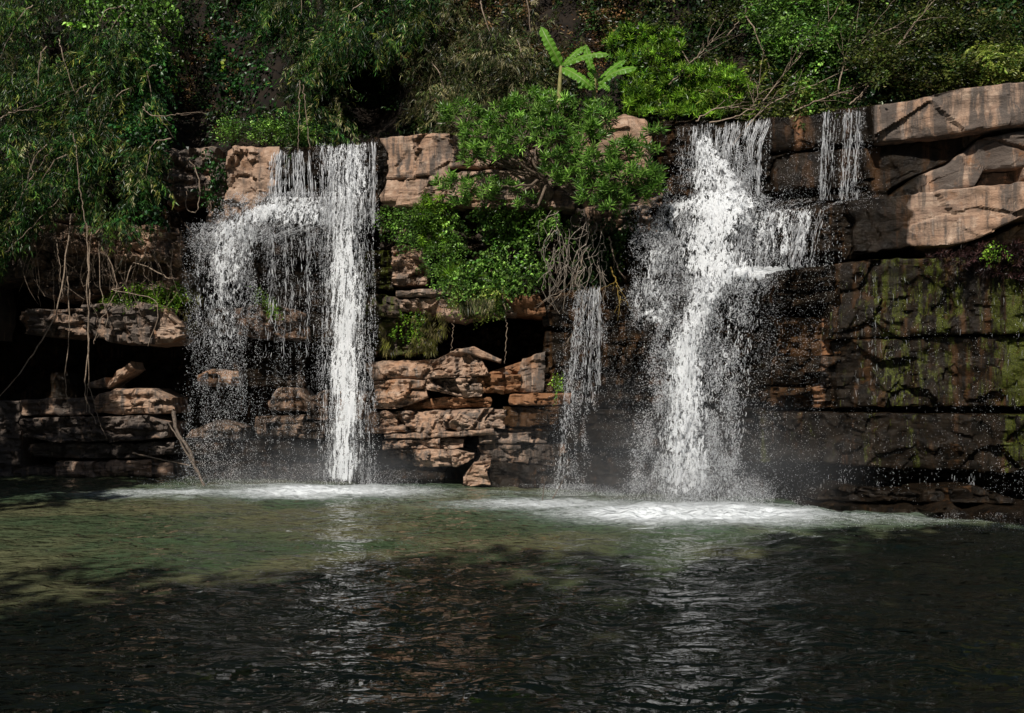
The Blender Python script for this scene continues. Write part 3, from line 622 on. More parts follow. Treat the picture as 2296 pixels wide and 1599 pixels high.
def growth(name, label, cat, rows, n, kind, tint, off=0., amp=.6, scale=(.8, 1.2), dirs=None, group=None, gap=.36, seed=40, deep=.35, twigs=0, depth_fn=None, extra=None, kindtag=None):
    """a plant (or a curtain of growth) filling the area rows; things get a foliage part and stems"""
    x, y = scatter_px(rows, int(n * 1.25)); D0 = (depth_fn or hill_depth)(x, y) + off
    p = P(x, y, D0); g = fbm(p * [1.3, 1.3, 1.0], 3, seed + 9); keep = g > gap; x, y, D0 = x[keep][:n], y[keep][:n], D0[keep][:n]
    D = D0 - billow(x, y, D0, amp, seed=seed) + np.abs(rng.normal(0, deep, len(x)))
    pos = P(x, y, D); d = dirs(len(x)) if dirs else out_dir(len(x))
    parts = [foliage(kind, tint, pos, d, scale)]
    if extra: 
        k2, t2, frac = extra; m = rng.uniform(0, 1, len(pos)) < frac; parts.append(foliage(k2, t2, pos[m] + [0, -.05, 0], out_dir(m.sum()), scale))
    c = pos.mean(0); base = np.array([c[0], c[1] + .5, pos[:, 2].min()])
    if kindtag == 'stuff':
        v, f, cc = merge(parts); o = obj(name, mesh_np(name, v, f, cols=cc), M_LEAF); return tag(o, label, cat, group, 'stuff')
    e = empty(name, tuple(base), label, cat, group)
    leafy("foliage", parts, e)
    for k in range(twigs):
        i = rng.integers(0, len(pos)); q = pos[i]
        top = q + [rng.normal(0, .4), .25, rng.uniform(.6, 1.2)]; mid = (q + top) / 2 + [rng.normal(0, .12), -.15, .1]
        v, f = tubes([(curve([top, mid, q + [0, -.1, -.3]], 10, .012), np.linspace(.016, .005, 10))], 4)
        obj("stem", mesh_np("stem", v, f), M_TWIG, e)
    return e
hang = lambda n: out_dir(n, .6, .7, -.75, .5)
upish = lambda n: out_dir(n, .5, .55, .75, .35)

# undergrowth: the uncountable mass that covers the slope, in stretches of its own character
parts = []
def cover(rows, n, kind, tint, off, amp, gap=.35, scale=(.8, 1.2), dirs=None, seed=40, deep=.3):
    x, y = scatter_px(rows, int(n * 1.3)); D0 = hill_depth(x, y) + off
    p = P(x, y, D0); g = fbm(p * [1.2, 1.2, .9], 3, seed + 9); k = g > gap; x, y, D0 = x[k][:n], y[k][:n], D0[k][:n]
    D = D0 - billow(x, y, D0, amp, seed=seed) + np.abs(rng.normal(0, deep, len(x)))
    parts.append(foliage(kind, tint, P(x, y, D), dirs(len(x)) if dirs else out_dir(len(x)), scale))
cover([(-60, -60, 2360), (100, -60, 2360), (240, -60, 2360), (300, -60, 1900), (320, 380, 1000)], 1200, 'small', 'dark', .1, .4, .3, (1, 1.5))
cover([(-60, 900, 1330), (120, 930, 1300), (250, 940, 1250), (300, 960, 1200)], 1700, 'bamboo', 'dry', .05, .6, .36, dirs=hang, seed=61)
cover([(-60, 900, 1500), (120, 930, 1400), (240, 980, 1250)], 650, 'small', 'litter', .1, .5, .3, seed=62)
cover([(-60, 1240, 2360), (120, 1400, 2360), (250, 1450, 1960)], 1500, 'small', 'olive', .0, .7, .33, seed=64)
cover([(-60, 1240, 2360), (120, 1400, 2360), (235, 1450, 1960)], 900, 'broad', 'dark', .0, .7, .40, seed=65)
cover([(-60, 370, 560), (120, 380, 540), (220, 420, 520)], 260, 'broad', 'dark', .0, .3, .3, (.6, .9), seed=67, deep=.08)
cover([(-60, 380, 560), (300, 380, 560)], 220, 'small', 'litter', .2, .2, .2, (.6, .9), seed=66, deep=.05)
x = rng.uniform(-900, 3200, 2600); y = rng.uniform(-2600, -60, 2600); parts.append(foliage('big', 'dark', P(x, y, hill_depth(x, y) - rng.uniform(0, .8, 2600)), out_dir(2600), (1.5, 2.6)))
v, f, c = merge(parts)
tag(obj("undergrowth", mesh_np("undergrowth", v, f, cols=c), M_LEAF), "tangled mass of leafy undergrowth covering the slope above the cliff", kind='stuff')

lipfront = lambda x, y: wall(x) - .1 + np.where(y < 330, (330 - y) * .005, 0)
# the bamboo masses at the left, hanging over the ledge
growth("bamboo_thicket", "drooping bamboo thicket filling the upper left corner", "bamboo", [(-60, -60, 200), (150, -60, 190), (300, -60, 180), (420, -60, 170)], 1100, 'bamboo', 'bamboo', -.6, .8, dirs=hang, group="bamboo over the left ledge", depth_fn=lipfront, twigs=8, gap=.33, seed=70)
growth("bamboo_thicket", "bamboo thicket with yellowing blades hanging nearest the broad-leaved creeper curtain", "bamboo", [(60, 180, 330), (200, 160, 350), (330, 170, 350), (440, 200, 340), (500, 240, 320)], 900, 'bamboo', 'bamboo', -.9, .7, dirs=hang, group="bamboo over the left ledge", depth_fn=lipfront, twigs=8, gap=.34, seed=71)
growth("bamboo_thicket", "low bamboo growth hanging against the left frame edge beside the lower ledge", "bamboo", [(400, -60, 130), (460, -60, 90), (520, -60, 45), (570, -60, 30)], 420, 'bamboo', 'bamboo', -1.0, .4, dirs=hang, group="bamboo over the left ledge", depth_fn=lipfront, twigs=4, gap=.3, seed=72)
growth("bamboo_thicket", "dark bamboo curtain drooping to the lip above the left waterfall", "bamboo", [(-60, 560, 780), (100, 600, 780), (200, 640, 780), (300, 650, 775), (330, 660, 740)], 850, 'bamboo', 'bamboo', -.2, .7, dirs=hang, depth_fn=hill_depth, group="bamboo over the lip", twigs=6, seed=73)
growth("bamboo_thicket", "bamboo sprays added to overhang and shade the dark hollow above the cliff", "bamboo", [(-90, 740, 980), (40, 760, 960), (110, 780, 900)], 520, 'bamboo', 'bamboo', -1.3, .6, dirs=hang, group="bamboo over the lip", twigs=3, seed=74)  # overhang added so that its shadow darkens the hollow below
growth("dry_bamboo", "straw-coloured dry bamboo mass left of the banana plants", "bamboo", [(60, 950, 1200), (180, 930, 1230), (250, 960, 1180)], 950, 'bamboo', 'dry', -.1, .8, dirs=hang, seed=75, twigs=7, gap=.36)
# creepers
growth("creeper", "glossy dark creeper curtain at the top left, over the bamboo", "creeper", [(-60, 170, 400), (60, 190, 390), (130, 250, 380)], 330, 'broad', 'willow', -1.2, .8, dirs=hang, depth_fn=lipfront, seed=80)
growth("creeper", "heart-leaved creeper trailing down beside the shadowed earth bank", "creeper", [(110, 300, 375), (220, 290, 370), (330, 300, 365), (420, 300, 360), (470, 310, 350)], 300, 'broad', 'broad', -1.2, .5, dirs=hang, depth_fn=lipfront, seed=81, gap=.25)
growth("creeper", "broad-leaved creeper on the bank left of the hanging bamboo curtain", "creeper", [(-60, 440, 620), (80, 480, 620), (180, 490, 610), (280, 530, 620)], 420, 'broad', 'broad', -.1, .6, seed=82, dirs=hang)
growth("creeper", "small creeper climbing the dark post of rock left of the pale draped rock", "creeper", [(330, 455, 500), (400, 465, 495), (450, 470, 492)], 36, 'broad', 'broad', -.25, .1, (.6, .9), hang, depth_fn=wall, seed=83, gap=.1, deep=.03)
growth("ground_plant", "low green plants along the lip above the pale draped rock", "plant", [(290, 500, 740), (326, 490, 720)], 170, 'small', 'willow', -.5, .2, (.6, .9), upish, seed=84, gap=.2)
growth("dark_shrub", "dark leafy shrub at the top centre, left of the dark hollow", "shrub", [(-60, 700, 900), (60, 760, 930), (130, 800, 880)], 260, 'compound', 'dark', .2, .6, seed=85)
growth("big_leaved_plant", "dark plant with broad paddle leaves at the lip beside the dark hollow", "plant", [(258, 890, 990), (296, 900, 985)], 20, 'big', 'dark', -.5, .1, (.5, .75), seed=86, gap=.0, deep=.05)
# right-hand slope
growth("bright_shrub", "yellow-green leafy shrub right above the banana plants", "shrub", [(60, 1390, 1520), (110, 1350, 1540), (150, 1370, 1500)], 300, 'willow', 'bright', -.4, .5, (.7, 1), upish, seed=90, gap=.3)
growth("bright_shrub", "broad bright green shrub beside the lip of the right waterfall", "shrub", [(150, 1420, 1640), (200, 1390, 1690), (262, 1400, 1620)], 640, 'willow', 'bright', -.5, .5, (.7, 1.05), upish, seed=91, gap=.25)
growth("yellow_shrub", "pale yellow-green shrub with drooping leaves above the right waterfall", "shrub", [(150, 1560, 1720), (210, 1570, 1850), (255, 1600, 1800)], 520, 'compound', 'yellow', -.3, .5, (.7, 1.1), seed=92, gap=.33, twigs=5)
growth("leafy_shrub", "mid green glossy shrub at the top right of centre", "shrub", [(-60, 1680, 1960), (60, 1700, 1920), (120, 1720, 1880)], 600, 'small', 'willow', -.3, .7, (.9, 1.4), seed=93, gap=.36)
growth("leafy_shrub", "glossy shrub in the middle of the right-hand slope", "shrub", [(110, 1780, 1900), (170, 1760, 1920), (225, 1800, 1900)], 330, 'broad', 'willow', -.4, .5, (.6, .9), seed=94, gap=.36)
growth("olive_shrub", "olive small-leaved shrub above the pale top ledge", "shrub", [(40, 1950, 2250), (120, 1900, 2280), (190, 1960, 2140)], 780, 'small', 'olive', -.4, .7, (.8, 1.2), seed=95, gap=.36)
growth("olive_shrub", "yellowish shrub in the far right corner above the pale top ledge", "shrub", [(100, 2180, 2360), (150, 2150, 2360), (185, 2200, 2360)], 380, 'compound', 'yellow', -.6, .5, (.7, 1.0), seed=96, gap=.4)
growth("dark_shrub", "dark shrub with green leaf clumps at the far top right", "shrub", [(-60, 2080, 2360), (60, 2120, 2360)], 380, 'broad', 'broad', .0, .6, (.7, 1.), seed=97, gap=.46)
growth("dark_shrub", "small dark green shrub growing on the lip left of the pale top ledge", "shrub", [(180, 1960, 2100), (222, 1930, 2030)], 160, 'broad', 'dark', -.4, .3, (.6, .9), seed=98)

# ---------------------------------------------------------------- banana plants
def banana_material():
    m = N("banana_leaf"); t = m.attr("dens")
    r = m.noise(1, sc=(1, 1, 1), detail=2); col = m.mix(m.ramp(t, .0, .12), (.2, .3, .07), m.mix(r, (.09, .24, .02), (.15, .32, .03)))
    tr = m.n.new("ShaderNodeBsdfTranslucent"); m.l.new(m.mix(1., col, (1.2, 1.5, .5), 'MULTIPLY'), tr.inputs[0])
    return m.out(m.mixs(.28, m.bsdf(col, .45, None, .35), tr.outputs[0]))
M_BANANA = banana_material()
def banana_leaf(parent, pts, w, D, dz=0., roll=.25):
    c = curve([P(x, y, D + dd) for x, y, dd in pts], 36); n = len(c); t = np.linspace(0, 1, n)
    tg = np.gradient(c, axis=0); tg /= np.linalg.norm(tg, axis=1, keepdims=True); toward = np.array([-.25, -.85, .45])
    s = np.cross(tg, toward); s /= np.linalg.norm(s, axis=1, keepdims=True); nrm = np.cross(s, tg)
    prof = np.clip(np.minimum(t * 9, 1) * (1 - np.clip((t - .72) / .28, 0, 1) ** 1.8), .04, 1) * w / F * D * .5
    rip = 1 - .5 * (rng.uniform(0, 1, n) ** 4); ripple = .012 * np.sin(np.arange(n) * 1.6)
    cols = []
    for k, q in enumerate((-1, -.5, -.06, .06, .5, 1)):
        e = abs(q); pr = prof * (rip if e == 1 else 1) ; cols.append(c + s * (q * pr)[:, None] + nrm * ((e ** 1.3) * -prof * roll + e * ripple * (1 if q > 0 else -1) + (0.01 if e < .1 else 0))[:, None])
    V = np.stack(cols, 1); dens = np.tile([1, .6, 0, 0, .6, 1], n); nn = 6
    i = (np.arange(n - 1)[:, None] * nn + np.arange(nn - 1)[None]).ravel()
    return obj("leaf", mesh_np("leaf", V.reshape(-1, 3), np.stack([i, i + 1, i + nn + 1, i + nn], 1), {"dens": dens}, False), M_BANANA, parent)
DB = float(wall(1300)) - .25
cc = lambda *q: [(a * .3752 + 762 if False else a * .3365 + 762, b * .3365, dd) for a, b, dd in q]
M_STALK = plain("banana_stalk", (.16, .17, .05), (.33, .28, .12), 9)
b1 = empty("banana_plant", tuple(P(1256, 240, DB)), "taller banana plant with one long upright leaf, left of the pair", "banana plant", "banana plants above the cliff")
b2 = empty("banana_plant", tuple(P(1332, 260, DB - .1)), "lower banana plant with spreading leaves beside the bright green shrub", "banana plant", "banana plants above the cliff")
v, f = tubes([(curve([P(1252, 240, DB), P(1255, 190, DB), P(1258, 148, DB)], 8), np.linspace(.05, .03, 8))], 8); obj("trunk", mesh_np("trunk", v, f, smooth=True), M_STALK, b1)
v, f = tubes([(curve([P(1331, 262, DB - .1), P(1332, 215, DB - .1), P(1335, 165, DB - .1)], 8), np.linspace(.055, .03, 8))], 8); obj("trunk", mesh_np("trunk", v, f, smooth=True), M_STALK, b2)
for q, w in (([(1478, 450, 0), (1425, 345, -.1), (1378, 255, -.1), (1338, 175, 0)], 25), ([(1488, 440, 0), (1560, 362, -.05), (1635, 305, .1)], 20),
             ([(1500, 432, -.1), (1600, 385, -.3), (1700, 362, -.4), (1802, 364, -.45)], 18), ([(1482, 450, -.1), (1560, 490, -.35), (1630, 540, -.45), (1690, 600, -.4)], 24)):
    banana_leaf(b1, cc(*q), w, DB)
for q, w in (([(1700, 520, 0), (1665, 420, 0), (1636, 295, .05)], 18), ([(1725, 560, 0), (1800, 470, .1), (1900, 398, .25)], 21), ([(1722, 570, -.1), (1800, 500, -.3), (1890, 465, -.4), (1985, 448, -.4)], 21),
             ([(1692, 560, -.1), (1640, 545, -.25), (1590, 590, -.3)], 22), ([(1720, 590, -.1), (1760, 570, -.3), (1800, 610, -.35)], 13), ([(1690, 600, -.1), (1680, 520, -.2), (1650, 480, -.2)], 10)):
    banana_leaf(b2, cc(*q), w, DB - .1)

# ---------------------------------------------------------------- the big shrub on the centre of the cliff
WSH = lambda x: wall(x) - .55
root = P(1215, 470, float(wall(1215)) - .1)
sh = empty("overhanging_shrub", tuple(root), "big spreading shrub with narrow glossy leaves rooted on the centre of the cliff", "shrub")
CL = [(1035, 262, 46, -.2), (1080, 300, 55, -.5), (1065, 345, 42, -.7), (1010, 250, 26, -.1), (1130, 262, 44, -.2), (1185, 238, 52, .1), (1235, 232, 40, .3), (1265, 250, 52, 0.), (1175, 300, 56, -.5), (1240, 300, 50, -.5),
      (1310, 252, 38, .2), (1345, 262, 34, -.1), (1120, 340, 38, -.8), (1330, 300, 40, -.6), (1300, 345, 42, -.8), (1255, 375, 46, -.9), (1345, 372, 46, -1.), (1395, 345, 36, -.9), (1390, 400, 50, -1.1), (1445, 395, 46, -1.), (1475, 420, 24, -1.),
      (1330, 430, 46, -1.), (1285, 410, 36, -.9), (1375, 455, 44, -1.1), (1420, 440, 34, -1.), (1470, 298, 16, -.8), (1418, 326, 24, -.9), (1450, 345, 22, -.9), (1030, 430, 44, -.6), (1085, 428, 42, -.6), (1130, 415, 26, -.6), (1180, 455, 24, -.7), (1000, 410, 24, -.5), (1225, 260, 40, -.2), (1350, 240, 26, .2)]
WP, WD = [], []; bp = []
hub = P(1225, 400, WSH(1225))
M_SHB = M_BARK
v, f = tubes([(curve([root, (root + hub) / 2 + [.1, -.1, 0], hub], 10, .01), np.linspace(.10, .07, 10))], 8); obj("trunk", mesh_np("trunk", v, f, smooth=True), M_BARK, sh)
for cx, cy, rad, dd in CL:
    c0 = P(cx, cy, WSH(cx) + dd); rm = rad * .9 / F * WSH(cx)
    mid = (hub + c0) / 2 + [0, -.15, -.12 + .1 * rng.normal()]; br = curve([hub + rng.normal(0, .03, 3), mid, c0], 12, .012)
    v, f = tubes([(br, np.linspace(.035, .012, 12))], 6); obj("branch", mesh_np("branch", v, f, smooth=True), M_BARK, sh)
    for k in range(max(6, int(rad * rad / 66))):
        u = rng.normal(0, 1, 3); u /= np.linalg.norm(u); u *= rng.uniform(.35, 1) ** .5; q = c0 + u * [rm, rm * .7, rm * .75]
        WP.append(q); WD.append(np.array([u[0] * .6, -.35 + u[1] * .5, .55 + u[2] * .3]) + rng.normal(0, .15, 3))
        bp.append((curve([br[-2], (br[-2] + q) / 2 + [0, 0, -.03], q], 5), np.linspace(.010, .005, 5)))
v, f = tubes(bp, 3); obj("twig", mesh_np("twig", v, f), M_BARK, sh, kind='stuff')
WP = np.array(WP); WD = np.array(WD); order = np.argsort(WP[:, 1]); near_, rest = order[:300], order[300:]
whorls = []
for k in range(10):
    v, f, c = foliage('willow', 'willow', np.zeros((1, 3)), np.array([[0, 1., 0]]), (1., 1.), np.zeros(1), (-.35 + .08 * k, .01)); whorls.append(mesh_np("leaf_cluster", v, f, cols=c)); whorls[-1].materials.append(M_LEAF)
Rm = frame_from(WD, rng.uniform(0, 6.28, len(WD)))
from mathutils import Matrix
for i in near_:
    o = bpy.data.objects.new("leaf_cluster", whorls[rng.integers(0, 10)]); COL.objects.link(o); o.parent = sh
    s = rng.uniform(.9, 1.3); M = Matrix([list(r) for r in Rm[i] * s]).to_4x4(); M.translation = Vector(WP[i] - root); o.matrix_local = M
if len(rest): leafy("foliage", [foliage('willow', 'willow', WP[rest], WD[rest], (.9, 1.3), None, (0, .4))], sh)

# creeper curtain and plants below the shrub
wl_ = lambda x, y: wall(x) - .15 - np.clip((y - 560) / 100, 0, 1) * .15
growth("creeper", "bright green leafy creeper hanging below the pale rock right of the left waterfall", "creeper", [(462, 862, 1000), (500, 860, 1040), (560, 940, 1040), (640, 985, 1060), (660, 1000, 1050)], 290, 'small', 'willow', -.25, .4, (.55, .85), hang, depth_fn=wl_, seed=110, gap=.3, deep=.12)
growth("creeper", "darker green creeper curtain under the big shrub", "creeper", [(450, 980, 1240), (520, 1020, 1290), (600, 1040, 1220), (680, 1070, 1130)], 560, 'broad', 'willow', -.2, .4, (.55, .85), hang, depth_fn=wl_, seed=111, gap=.40, deep=.15)
growth("creeper", "shaded creeper beside the spray left of the right waterfall", "creeper", [(470, 1290, 1430), (560, 1290, 1400), (630, 1290, 1350)], 260, 'broad', 'dark', -.1, .3, (.5, .8), hang, depth_fn=wl_, seed=112, gap=.3)
growth("compound_shrub", "feathery light green shrub among the creepers below the pale rock", "shrub", [(440, 930, 1010), (500, 930, 1020), (560, 950, 1010)], 90, 'willow', 'bright', -.45, .3, (.8, 1.1), depth_fn=wl_, seed=113, gap=.1)
e = growth("grass_tuft", "bright green tuft of long grass on the mossy ledge", "grass tuft", [(615, 1000, 1065), (640, 1005, 1070)], 26, 'blade', 'bright', -.55, .1, (.6, .95), upish, depth_fn=wl_, seed=114, gap=0, deep=.05)
growth("creeper", "pale creeper spilling over the edge of the brown ledge", "creeper", [(640, 1010, 1130), (680, 1020, 1110), (705, 1060, 1100)], 120, 'broad', 'yellow', -.55, .2, (.4, .6), hang, depth_fn=wl_, seed=115, gap=.2, deep=.05)
growth("hanging_moss", "fringe of dry moss and roots under the mossy ledge beside the left waterfall", "moss", [(700, 850, 1000), (745, 850, 1000), (790, 860, 970)], 300, 'fringe', 'moss', .0, .25, (.3, .6), lambda n: out_dir(n, .9, .2, 0, .1), depth_fn=wl_, seed=116, gap=.42, deep=.08)
growth("hanging_moss", "brown dead fringe hanging below the grass tuft", "moss", [(668, 1030, 1110), (690, 1030, 1100)], 60, 'fringe', 'dry', -.65, .1, (.5, .8), lambda n: out_dir(n, .9, .2, 0, .1), depth_fn=wl_, seed=117, gap=.1, deep=.05)
growth("ground_plant", "small green plants in the moss under the mossy ledge", "plant", [(690, 900, 955), (750, 870, 950)], 40, 'broad', 'bright', -.35, .2, (.35, .5), depth_fn=wl_, seed=118, gap=.1, deep=.05)
growth("ground_plant", "patch of yellow-green leaves on the second ledge behind the hanging roots", "plant", [(630, 290, 400), (655, 240, 440), (682, 215, 400)], 170, 'broad', 'bright', -.35, .15, (.35, .55), lambda n: out_dir(n, .7, .5, .4, .3), depth_fn=wall, seed=119, gap=.2, deep=.08)
growth("ground_plant", "yellow-green leaves glimpsed through the left waterfall", "plant", [(632, 560, 590), (660, 565, 610), (695, 600, 640)], 34, 'broad', 'bright', -.45, .1, (.4, .55), lambda n: out_dir(n, .7, .5, .1, .3), depth_fn=wall, seed=120, gap=0, deep=.05)
growth("ground_plant", "mossy leaves at the left edge of the left waterfall", "plant", [(640, 415, 450), (700, 405, 450), (740, 420, 450)], 40, 'fringe', 'moss', -.55, .1, (.4, .7), hang, depth_fn=wall, seed=121, gap=0)
growth("purple_plant", "dark purple-leaved plant on the ledge under the pale right-hand rock", "plant", [(540, 2210, 2330), (575, 2060, 2330), (625, 2230, 2300)], 190, 'willow', 'purple', -1.15, .25, (.5, .75), lambda n: out_dir(n, .7, .5, -.1, .3), depth_fn=wall, seed=122, gap=.15, deep=.06)
growth("ground_plant", "small bright green plant on the ledge among the purple leaves", "plant", [(540, 2215, 2245), (568, 2210, 2250)], 14, 'broad', 'bright', -1.4, .1, (.4, .5), depth_fn=wall, seed=123, gap=0, deep=.03)
growth("ground_plant", "green leaves at the wet foot of the brown wall left of the thin waterfall", "plant", [(830, 1240, 1262), (880, 1235, 1260)], 16, 'broad', 'bright', -.55, .1, (.35, .45), depth_fn=wall, seed=124, gap=0, deep=.03)

# ---------------------------------------------------------------- vines, roots, sticks
def vine(name, label, cat, px, D, r0=.014, r1=.006, mat=None, group=None, n=26, wob=.012, sides=5):
    pts = curve([P(a, b, D + (q[0] if q else 0)) for a, b, *q in px], n, wob); v, f = tubes([(pts, np.linspace(r0, r1, n))], sides)
    o = obj(name, mesh_np(name, v - pts[0], f, smooth=True), mat or M_TWIG, loc=tuple(pts[0])); return tag(o, label, cat, group)
G = "bare roots hanging over the left ledge"; DV = 23.6
vine("hanging_root", "long pale root slanting down to the left frame edge across the dark cave", "root", [(160, 480), (130, 690, -.2), (70, 800, -.3), (0, 888, -.4), (-60, 930, -.4)], DV, .018, .008, group=G)
vine("hanging_root", "single straight root hanging over the dark cave", "root", [(152, 620), (156, 740), (146, 850), (160, 945)], DV, .014, .006, group=G)
vine("hanging_root", "thickest root cord hanging to the stacked ledges", "root", [(196, 500), (200, 640), (198, 780), (192, 880), (215, 950)], DV, .02, .01, group=G)
vine("hanging_root", "root twisted beside the thickest root cord", "root", [(206, 520), (196, 660), (200, 790), (196, 900), (190, 930)], DV - .05, .014, .006, group=G)
vine("hanging_root", "forked root tip ending on the grey block", "root", [(198, 860), (210, 900), (225, 950), (240, 985)], DV - .1, .012, .004, group=G)
vine("hanging_root", "slanting pale stem crossing the bamboo down to the lower ledge", "root", [(165, 300), (180, 430), (197, 535)], DV - .5, .014, .008, group=G)
vine("hanging_root", "long stem running from the upper left down across the ledge corner", "root", [(155, 420), (90, 490), (10, 570)], DV - .5, .010, .005, group=G)
vine("hanging_root", "curved root looping down over the yellow-green leaves", "root", [(235, 560), (262, 640), (235, 700), (210, 770)], DV, .012, .006, group=G)
vine("hanging_root", "crooked root resting above the yellow-green leaves", "root", [(380, 625), (350, 608), (300, 590), (280, 640), (250, 650), (330, 665), (355, 700), (330, 775)], DV - .1, .014, .007, group=G)
vine("hanging_root", "thin straight root beside the looping root", "root", [(222, 540), (226, 650), (240, 720), (212, 765)], DV - .1, .010, .005, group=G)
vine("hanging_root", "short root hanging at the left above the cave mouth", "root", [(120, 500), (135, 600), (142, 680)], DV - .1, .010, .005, group=G)
vine("hanging_root", "looped pale vine hanging under the shadowed rock", "vine", [(410, 350), (440, 380), (448, 440), (440, 475), (420, 470), (418, 430)], 24.0, .014, .009)
vine("hanging_root", "pair of straight stems hanging before the lip of the left waterfall", "root", [(672, 180), (670, 270), (668, 345)], 23.7, .010, .006)
vine("hanging_root", "stem hanging just right of the pair before the lip", "root", [(680, 190), (690, 280), (697, 360)], 23.7, .010, .006)
vine("hanging_root", "thin green root dangling in the dark recess under the brown ledge", "root", [(1132, 680), (1136, 740), (1132, 815)], 21.6, .012, .004)
vine("hanging_root", "short thin root dangling beside the fallen slab in the recess", "root", [(1020, 700), (1016, 750), (1012, 785)], 22.0, .008, .004)
# dense mat of roots on the lower left ledge
rp = []
for k in range(75):
    x = rng.choice([rng.uniform(60, 250), rng.uniform(190, 300), rng.uniform(300, 420)]); y = rng.uniform(490, 600); ln = rng.uniform(40, 150); D = wall(x) - .5 - rng.uniform(0, .4)
    rp.append((curve([P(x, y, D), P(x + rng.normal(0, 12), y + ln * .5, D), P(x + rng.normal(0, 22), y + ln, D)], 9, .015), np.linspace(.009, .003, 9)))
v, f = tubes(rp, 3); tag(obj("root_mat", mesh_np("root_mat", v, f), M_TWIG), "mat of fine dry roots trailing over the lower left ledge", kind='stuff')
M_PALE = plain('dead_root', (.22, .18, .14), (.42, .36, .30), 20)
rp = []
for k in range(60):
    x = rng.uniform(1225, 1350); y = rng.uniform(470, 600); ln = rng.uniform(30, 140); D = wall(x) - .5 - rng.uniform(0, .5)
    rp.append((curve([P(x, y, D), P(x + rng.normal(-4, 14), y + ln * .5, D), P(x + rng.normal(-8, 24), y + ln, D - .1)], 9, .02), np.linspace(.008, .0025, 9)))
v, f = tubes(rp, 3); tag(obj("root_mat", mesh_np("root_mat", v, f), M_PALE), "tangle of dead grey roots below the big shrub", kind='stuff')
def dead_branch(label, px, D, r0, nt, spread, mat=M_TWIG, ln=.5, name="dead_branch", cat="branch"):
    main = curve([P(a, b, D) for a, b in px], 24, .012); e = empty(name, tuple(main[0]), label, cat)
    v, f = tubes([(main, np.linspace(r0, r0 * .3, 24))], 5); obj("limb", mesh_np("limb", v, f, smooth=True), mat, e)
    for k in range(nt):
        i = rng.integers(5, 23); t = main[i] - main[i - 2]; t /= np.linalg.norm(t) + 1e-9; d = t + rng.normal(0, spread, 3) * [1, .5, 1]; L = ln * rng.uniform(.5, 1.2)
        a = main[i]; v, f = tubes([(curve([a, a + d * L * .5, a + d * L + [0, 0, -.05]], 8, .01), np.linspace(r0 * .35, r0 * .12, 8))], 4); obj("twig", mesh_np("twig", v, f), mat, e)
    return e
dead_branch("bare grey branch sweeping down beside the thin waterfall", [(1318, 520), (1300, 600), (1262, 650), (1240, 672)], 21.0, .016, 6, .35)
dead_branch("long bare branch hanging across the top of the thin waterfall", [(1366, 530), (1380, 590), (1420, 650), (1450, 700)], 20.6, .016, 9, .4)
dead_branch("thin dead branch drooping into the recess left of the thin waterfall", [(1330, 640), (1300, 720), (1262, 780)], 20.9, .012, 6, .35, ln=.35)
M_YTW = plain("lichened_twig", (.22, .14, .03), (.34, .24, .06), 20)
dead_branch("orange lichened branch over the thin waterfall", [(1370, 600), (1384, 640), (1390, 680)], 20.4, .016, 10, .8, M_YTW, .3)
BR = [("bare branch arching over the right-hand shrubs from lower left", [(1640, 330), (1700, 255), (1760, 215), (1850, 180), (1980, 120)]), ("bare curved branch above the right waterfall", [(1590, 275), (1650, 262), (1690, 235), (1700, 200)]),
      ("straight dead stem rising between the right-hand shrubs", [(1905, 235), (1950, 190), (1990, 140), (2060, 40)]), ("dead twiggy branch at the top of the slope right of centre", [(1630, 80), (1680, 20), (1720, -20)]),
      ("fine dead branch over the small right waterfall", [(1780, 250), (1850, 220), (1900, 205), (1960, 185)]), ("tilted dead branch among leaves near the top centre right", [(1880, 200), (1900, 130), (1945, 90), (2010, 60)]),
      ("dead branch against the dark slope above the yellow shrub", [(1500, 190), (1560, 130), (1600, 90)]), ("long dead stem slanting at the top right", [(1850, 330), (1990, 130), (2130, -40)]),
      ("leaning bare stem in the middle of the right-hand slope", [(1700, 240), (1790, 130), (1880, 20)]), ("tangled dead branch lying on the lip above the right waterfall", [(1560, 272), (1620, 240), (1700, 250), (1790, 262)])]
for lb, px in BR: dead_branch(lb, px, float(hill_depth(np.array(px[1][0]), np.array(px[1][1]))) - .95, .015, 12, .5, ln=.55)
for lb, px in (("bare pale branch at the far left edge of the slope", [(-10, 275), (20, 255), (80, 240)]), ("curved dead branch beside the earth bank", [(320, 240), (345, 260), (410, 255)]), ("leaning dead stem rising from the lower ledge at left", [(30, 470), (70, 400), (120, 330)])):
    dead_branch(lb, px, 23.2, .016, 5, .4)
# driftwood
log = empty("driftwood_log", tuple(P(455, 1085, 22.9)), "wet forked driftwood log leaning on the ledges beside the left waterfall", "log")
v, f = tubes([(curve([P(462, 1100, 22.6), P(435, 1040, 22.9), P(425, 1010, 23), P(398, 970, 23.2), P(390, 930, 23.4), P(388, 918, 23.4)], 22, .006), np.interp(np.linspace(0, 1, 22), [0, .35, .6, .85, 1], [.028, .04, .034, .05, .02]))], 9); obj("trunk", mesh_np("trunk", v, f, smooth=True), M_WOOD, log)
v, f = tubes([(curve([P(442, 1058, 22.8), P(410, 1000, 23), P(378, 950, 23.3)], 14, .006), np.linspace(.028, .012, 14))], 6); obj("branch", mesh_np("branch", v, f, smooth=True), M_WOOD, log)
vine("stick", "thin pale stick lying on the lowest ledges beside the driftwood log", "stick", [(298, 1016), (350, 1028), (426, 1044)], 23.9, .022, .012, wob=.003)
vine("stick", "dry broken stick lodged in the big shrub", "stick", [(1212, 374), (1232, 395), (1252, 415)], 20.5, .018, .014, wob=.002)
